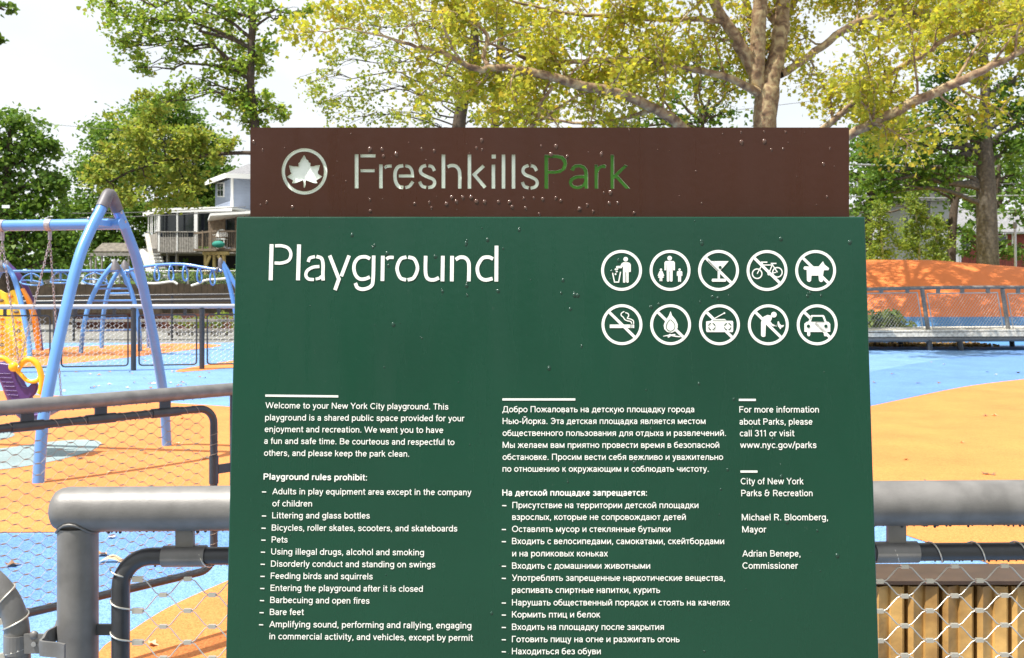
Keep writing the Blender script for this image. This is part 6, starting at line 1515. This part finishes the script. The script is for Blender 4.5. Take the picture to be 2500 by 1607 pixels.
G_['в'] = (49, [[(9, 0), (9, 53)], [(9, 48.5), (28, 48.5)], [(9, 28.5), (29, 28.5)], [(9, 4.5), (29, 4.5)], arc(28, 38.5, 11, 10, 90, -90), arc(29, 16.5, 13.5, 12, 90, -90)])
G_['г'] = (37, [[(9, 0), (9, 53)], [(9, 48.5), (36, 48.5)]])
G_['д'] = (56, [[(2, 4.5), (54, 4.5)], [(5, 4.5), (5, -12)], [(51, 4.5), (51, -12)], bez((12, 4.5), (16, 18), (18, 32), (18.5, 48.5)), [(18, 48.5), (44, 48.5)], [(43.5, 4.5), (43.5, 52)]])
G_['ж'] = (70, [[(35, 0), (35, 53)], [(6, 53), (34, 24)], [(25, 33), (4, 0)], [(64, 53), (36, 24)], [(45, 33), (66, 0)]])
G_['з'] = (44, [bez((6, 42), (12, 48), (21, 49), (32, 46), (34, 39), (31, 31), (20, 28.5)), bez((20, 28.5), (33, 26), (37, 16), (33, 7), (20, 4), (9, 7), (4.5, 13))])
G_['и'] = (53, [[(9, 0), (9, 53)], [(10, 3), (43, 50)], [(44, 0), (44, 53)]])
G_['й'] = (53, G_['и'][1] + [bez((16, 70), (20, 63.5), (33, 63.5), (37, 70))])
G_['к'] = (46, [[(9, 0), (9, 53)], [(39, 53), (10, 22)], [(19, 32), (42, 0)]])
G_['л'] = (52, [bez((3, 4.5), (10, 6), (13, 18), (14, 34), (14.5, 48.5)), [(14, 48.5), (43, 48.5)], [(43, 0), (43, 53)]])
G_['м'] = (64, [[(9, 0), (9, 53)], [(10, 51), (32, 4)], [(32, 4), (54, 51)], [(55, 0), (55, 53)]])
G_['н'] = (52, [[(9, 0), (9, 53)], [(43, 0), (43, 53)], [(9, 27.5), (43, 27.5)]])
G_['п'] = (52, [[(9, 0), (9, 53)], [(43, 0), (43, 53)], [(9, 48.5), (43, 48.5)]])
G_['т'] = (42, [[(3, 48.5), (39, 48.5)], [(21, 0), (21, 48)]])
G_['ц'] = (55, [[(9, 0), (9, 53)], [(42, 0), (42, 53)], [(9, 4.5), (52, 4.5)], [(50, 4.5), (50, -12)]])
G_['ч'] = (50, [[(41, 0), (41, 53)], [(9, 53), (9, 36)], bez((9, 37), (11, 27), (20, 22.5), (31, 23), (41, 26))])
G_['ш'] = (74, [[(9, 0), (9, 53)], [(37, 0), (37, 53)], [(65, 0), (65, 53)], [(9, 4.5), (65, 4.5)]])
G_['щ'] = (77, G_['ш'][1] + [[(60, 4.5), (74, 4.5)], [(72.5, 4.5), (72.5, -12)]])
G_['ь'] = (48, [[(9, 0), (9, 53)], [(9, 30.5), (28, 30.5)], [(9, 4.5), (28, 4.5)], arc(28, 17.5, 13, 13, 90, -90)])
G_['ы'] = (65, G_['ь'][1] + [[(56, 0), (56, 53)]])
G_['ю'] = (74, [[(9, 0), (9, 53)], [(9, 27.5), (28, 27.5)], arc(47, 26.5, 19.5, 22.5, 0, 360)])
G_['я'] = (50, [[(41, 0), (41, 53)], [(41, 48.5), (23, 48.5)], [(41, 23), (23, 23)], arc(23, 35.7, 13, 12.8, 90, 270), [(23, 23), (7, 0)]])
CAP = .72
def text_mesh(body, bold=False):
    V = []; Fc = []; x = 0; w_ = 12.6 if bold else 9.2; lay_ = 0
    for ch in body:
        adv, strokes = G_[ch]
        for st in strokes:
            A, B = outline(st, w_, False); n = len(A); o = len(V); lay_ = (lay_ + 1) % 7
            V += [Vector(((p.x + x) / 100, p.y / 100, lay_ * .003)) for p in A + B]
            Fc += [(o + i, o + i + 1, o + n + i + 1, o + n + i) for i in range(n - 1)]
        x += adv + (4 if bold else 2.2)
    return V, Fc
def put_text(mb, body, x0, x1, y0, y1, cap=14.6, bold=False):
    V, Fc = text_mesh(body, bold); xa = min(v.x for v in V); xb = max(v.x for v in V)
    a = SP(x0, y0, .0006); b = SP(x1, y1, .0006); ux = (b - a); k = ux.length / (xb - xa); ux.normalize()
    n = Vector((0, -1, KS)).normalized(); uy = n.cross(ux); 
    if uy.z < 0: uy = -uy
    ky = cap / F * 1.375 / CAP
    mb.add([a + ux * (v.x - xa) * k + uy * v.y * ky + n * v.z * .012 for v in V], Fc)
def dash(mb, x, y): poly2(mb, [(x, y - 1.4), (x + 10.2, y - 1.2), (x + 10.2, y + 1.4), (x, y + 1.2)], lambda a, b: SP(a, b, .0006))
EN = [("Welcome to your New York City playground. This",648.2,1094.6,996.8,1000.3,0),("playground is a shared public space provided for your",647.5,1133.7,1026.5,1028.8,0),("enjoyment and recreation. We want you to have",646.4,1082.2,1055,1057.3,0),
 ("a fun and safe time. Be courteous and respectful to",645.2,1109.6,1083.7,1086.8,0),("others, and please keep the park clean.",644.7,998.8,1113,1115.3,0),("Playground rules prohibit:",643.6,896,1170.9,1173,2),
 ("Adults in play equipment area except in the company",665,1150.7,1206.9,1209.2,1),("of children",665,762,1236.4,1236.8,0),("Littering and glass bottles",664.8,902.9,1265.5,1266.2,1),("Bicycles, roller skates, scooters, and skateboards",663.6,1116.4,1295.5,1297.7,1),
 ("Pets",663.4,702.2,1324.6,1324.8,1),("Using illegal drugs, alcohol and smoking",662.2,1035.1,1353.9,1356,1),("Disorderly conduct and standing on swings",661.7,1062.7,1383.5,1385.6,1),("Feeding birds and squirrels",661.2,910,1413,1414.7,1),
 ("Entering the playground after it is closed",660.7,1032.2,1442.5,1444.9,1),("Barbecuing and open fires",659.8,902.1,1472,1474,1),("Bare feet",659,742,1501.4,1501.6,1),("Amplifying sound, performing and rallying, engaging",657.7,1150.7,1531,1534.5,1),("in commercial activity, and vehicles, except by permit",658,1154.5,1560.5,1564.5,0)]
RU = [("Добро Пожаловать на детскую площадку города",1226.5,1694.6,1006.6,0),("Нью-Йорка. Эта детская площадка является местом",1227.2,1722.2,1035.4,0),("общественного пользования для отдыха и развлечений.",1227,1771.9,1064.5,0),("Мы желаем вам приятно провести время в безопасной",1227.2,1755.9,1093.6,0),
 ("обстановке. Просим вести себя вежливо и уважительно",1227,1765.3,1122.9,0),("по отношению к окружающим и соблюдать чистоту.",1227,1729.6,1151.9,0),("На детской площадке запрещается:",1226.3,1579.4,1210.3,2),("Присутствие на территории детской площадки",1251,1705,1240.6,1),
 ("взрослых, которые не сопровождают детей",1250.6,1674.2,1269.4,0),("Оставлять мусор и стеклянные бутылки",1250.1,1636.5,1298.9,1),("Входить с велосипедами, самокатами, скейтбордами",1250,1767.7,1328.5,1),("и на роликовых коньках",1250.6,1483.8,1358.5,0),("Входить с домашними животными",1250.1,1587.2,1388.5,1),
 ("Употреблять запрещенные наркотические вещества,",1250,1769.5,1418.1,1),("распивать спиртные напитки, курить",1250,1611.4,1447.6,0),("Нарушать общественный порядок и стоять на качелях",1250,1781.3,1478.2,1),("Кормить птиц и белок",1250,1465.4,1507.5,1),("Входить на площадку после закрытия",1249.9,1620.7,1537.8,1),
 ("Готовить пищу на огне и разжигать огонь",1249.9,1658.9,1567.8,1),("Находиться без обуви",1249.9,1466.6,1597.3,1)]
CT = [("For more information",1805,1999,1007.4),("about Parks, please",1805.3,1983.5,1037),("call 311 or visit",1806,1939.2,1065.4),("www.nyc.gov/parks",1806.8,1993,1094),("City of New York",1808.4,1961.5,1182.6),("Parks & Recreation",1809.6,1983.5,1211.5),
 ("Michael R. Bloomberg,",1811,2021,1270.4),("Mayor",1812,1870.6,1300),("Adrian Benepe,",1812.3,1953.9,1359),("Commissioner",1812.6,1947.8,1388.6)]
def rule(x0, y0, x1, y1): 
    m2 = MB(); poly2(m2, [(x0, y0 - 2.6), (x1, y1 - 2.6), (x1, y1 + 2.6), (x0, y0 + 2.6)], lambda a, b: SP(a, b, .0006)); part(sign, 'rule_line', m2, M['white'])
for b_, x0, x1, y0, y1, f in EN:
    m2 = MB(); put_text(m2, b_, x0, x1, y0, y1, 14.6, f == 2)
    if f == 1: dash(m2, x0 - 25, y0 - 5.8)
    part(sign, 'text_line', m2, M['white'])
for b_, x0, x1, y, f in RU:
    m2 = MB(); put_text(m2, b_, x0, x1, y, y, 14.8, f == 2)
    if f == 1: dash(m2, x0 - 25, y - 6)
    part(sign, 'text_line', m2, M['white'])
for b_, x0, x1, y in CT:
    m2 = MB(); put_text(m2, b_, x0, x1, y, y, 15.2); part(sign, 'text_line', m2, M['white'])
rule(648, 966, 826, 968); rule(1226.5, 975.4, 1404.5, 975.4); rule(1803.5, 976.5, 1845, 976.5); rule(1807.5, 1151.4, 1849, 1151.4)

# rain drops and specks on both panels
rng = np.random.default_rng(21)
M['drop'] = mat('water on brown', (.10, .045, .03), .16, .05, spec=.8, coat=.25)
M['drop2'] = mat('water on green', (.008, .045, .028), .2, .0, spec=.6)
dr = MB(); dots = [(619,309+37),(641,366),(651,493),(714,506),(903,364),(932,364),(967,376),(936,381),(1029,363),(1060,368),(1176,342),(1163,361),(1177,365),(1321,356),(1357,357),(1469,373),(1468,377),(1345,377),(1385,381),(1474,470),(903,487),(904,515),(1053,507),(1012,497),(1048,494),(1090,498),(1103,482),(1114,492),(1130,482),(1150,482),(1163,492),(1183,493),(1217,493),(1244,493),(1250,505),(1279,484),(1283,508),(1303,483),(1325,486),(1357,483),(1369,490),(1316,522),(1487,496),(1508,495),(1490,470),(1415,510),(1434,500),(1448,516),(1536,317),(1548,520),(1809,322),(1865,321),(1866,345),(1810,347),(1918,322),(1912,363),(2026,361),(1883,365),(2010,400),(2019,480),(606+30,500)]
for x, y in dots: 
    q = .0012 + .0018 * rng.random() ** 1.5; dr.ball(HP(x, y), q * 1.1, 10, 6, sc=(1, .45, 1.1)); dr.ball(HP(x + rng.normal() * 1.2, y + 1.5 + rng.random() * 2.5), q * .75, 8, 5, sc=(.9, .4, 1.3))
for k in range(70):
    q = .0003 + .0009 * rng.random() ** 2; dr.ball(HP(rng.uniform(620, 2065), rng.uniform(318, 522)), q, 7, 5, sc=(1, .6, 1.1))
part(sign, 'header_drops', dr, M['drop'], kind='stuff')
dr = MB()
gd = [(859,575),(914,600),(910,605),(945,620),(1137,598),(1138,594),(1190,586),(1228,607),(1062,627),(1267,562),(948,649),(1139,698),(1080,712),(1216,711),(1370,716),(1141,722),(1030,826),(960,793),(1392,755),(1402,721),(1410,722),(1374,685),(1494,664),(1506,664),(1510,637),(1590,750),(1609,743),(1740,725),(1753,728),(1709,738),(1712,590),(1713,595),(1906,584),(2074,592),(1971,723),(2004,722),(1978,716),(1706,937),(1791,975),(1377,1012),(1394,1098),(1590,1048),(1776,1147),(1760,1195),(1887,1072),(1907,1165),(1921,1275),(1995,1296),(2044,1357),(1548,1130),(1386,1177),(1200,1498),(1720,1591),(938,897),(1340,900),(1420,845)]
for x, y in gd: q = .0012 + .0019 * rng.random(); dr.ball(SP(x, y), q, 10, 6, sc=(1, .4, 1.15)); dr.ball(SP(x + rng.normal() * 1.5, y - 2 + rng.normal() * 2), q * .7, 8, 5, sc=(1.1, .35, 1.2))
for k in range(110):
    dr.ball(SP(rng.uniform(590, 2100), rng.uniform(540, 1600)), .0004 + .0008 * rng.random() ** 2, 7, 5, sc=(1, .5, 1.1))
part(sign, 'panel_drops', dr, M['drop2'], kind='stuff')
print('done', len(bpy.data.objects))
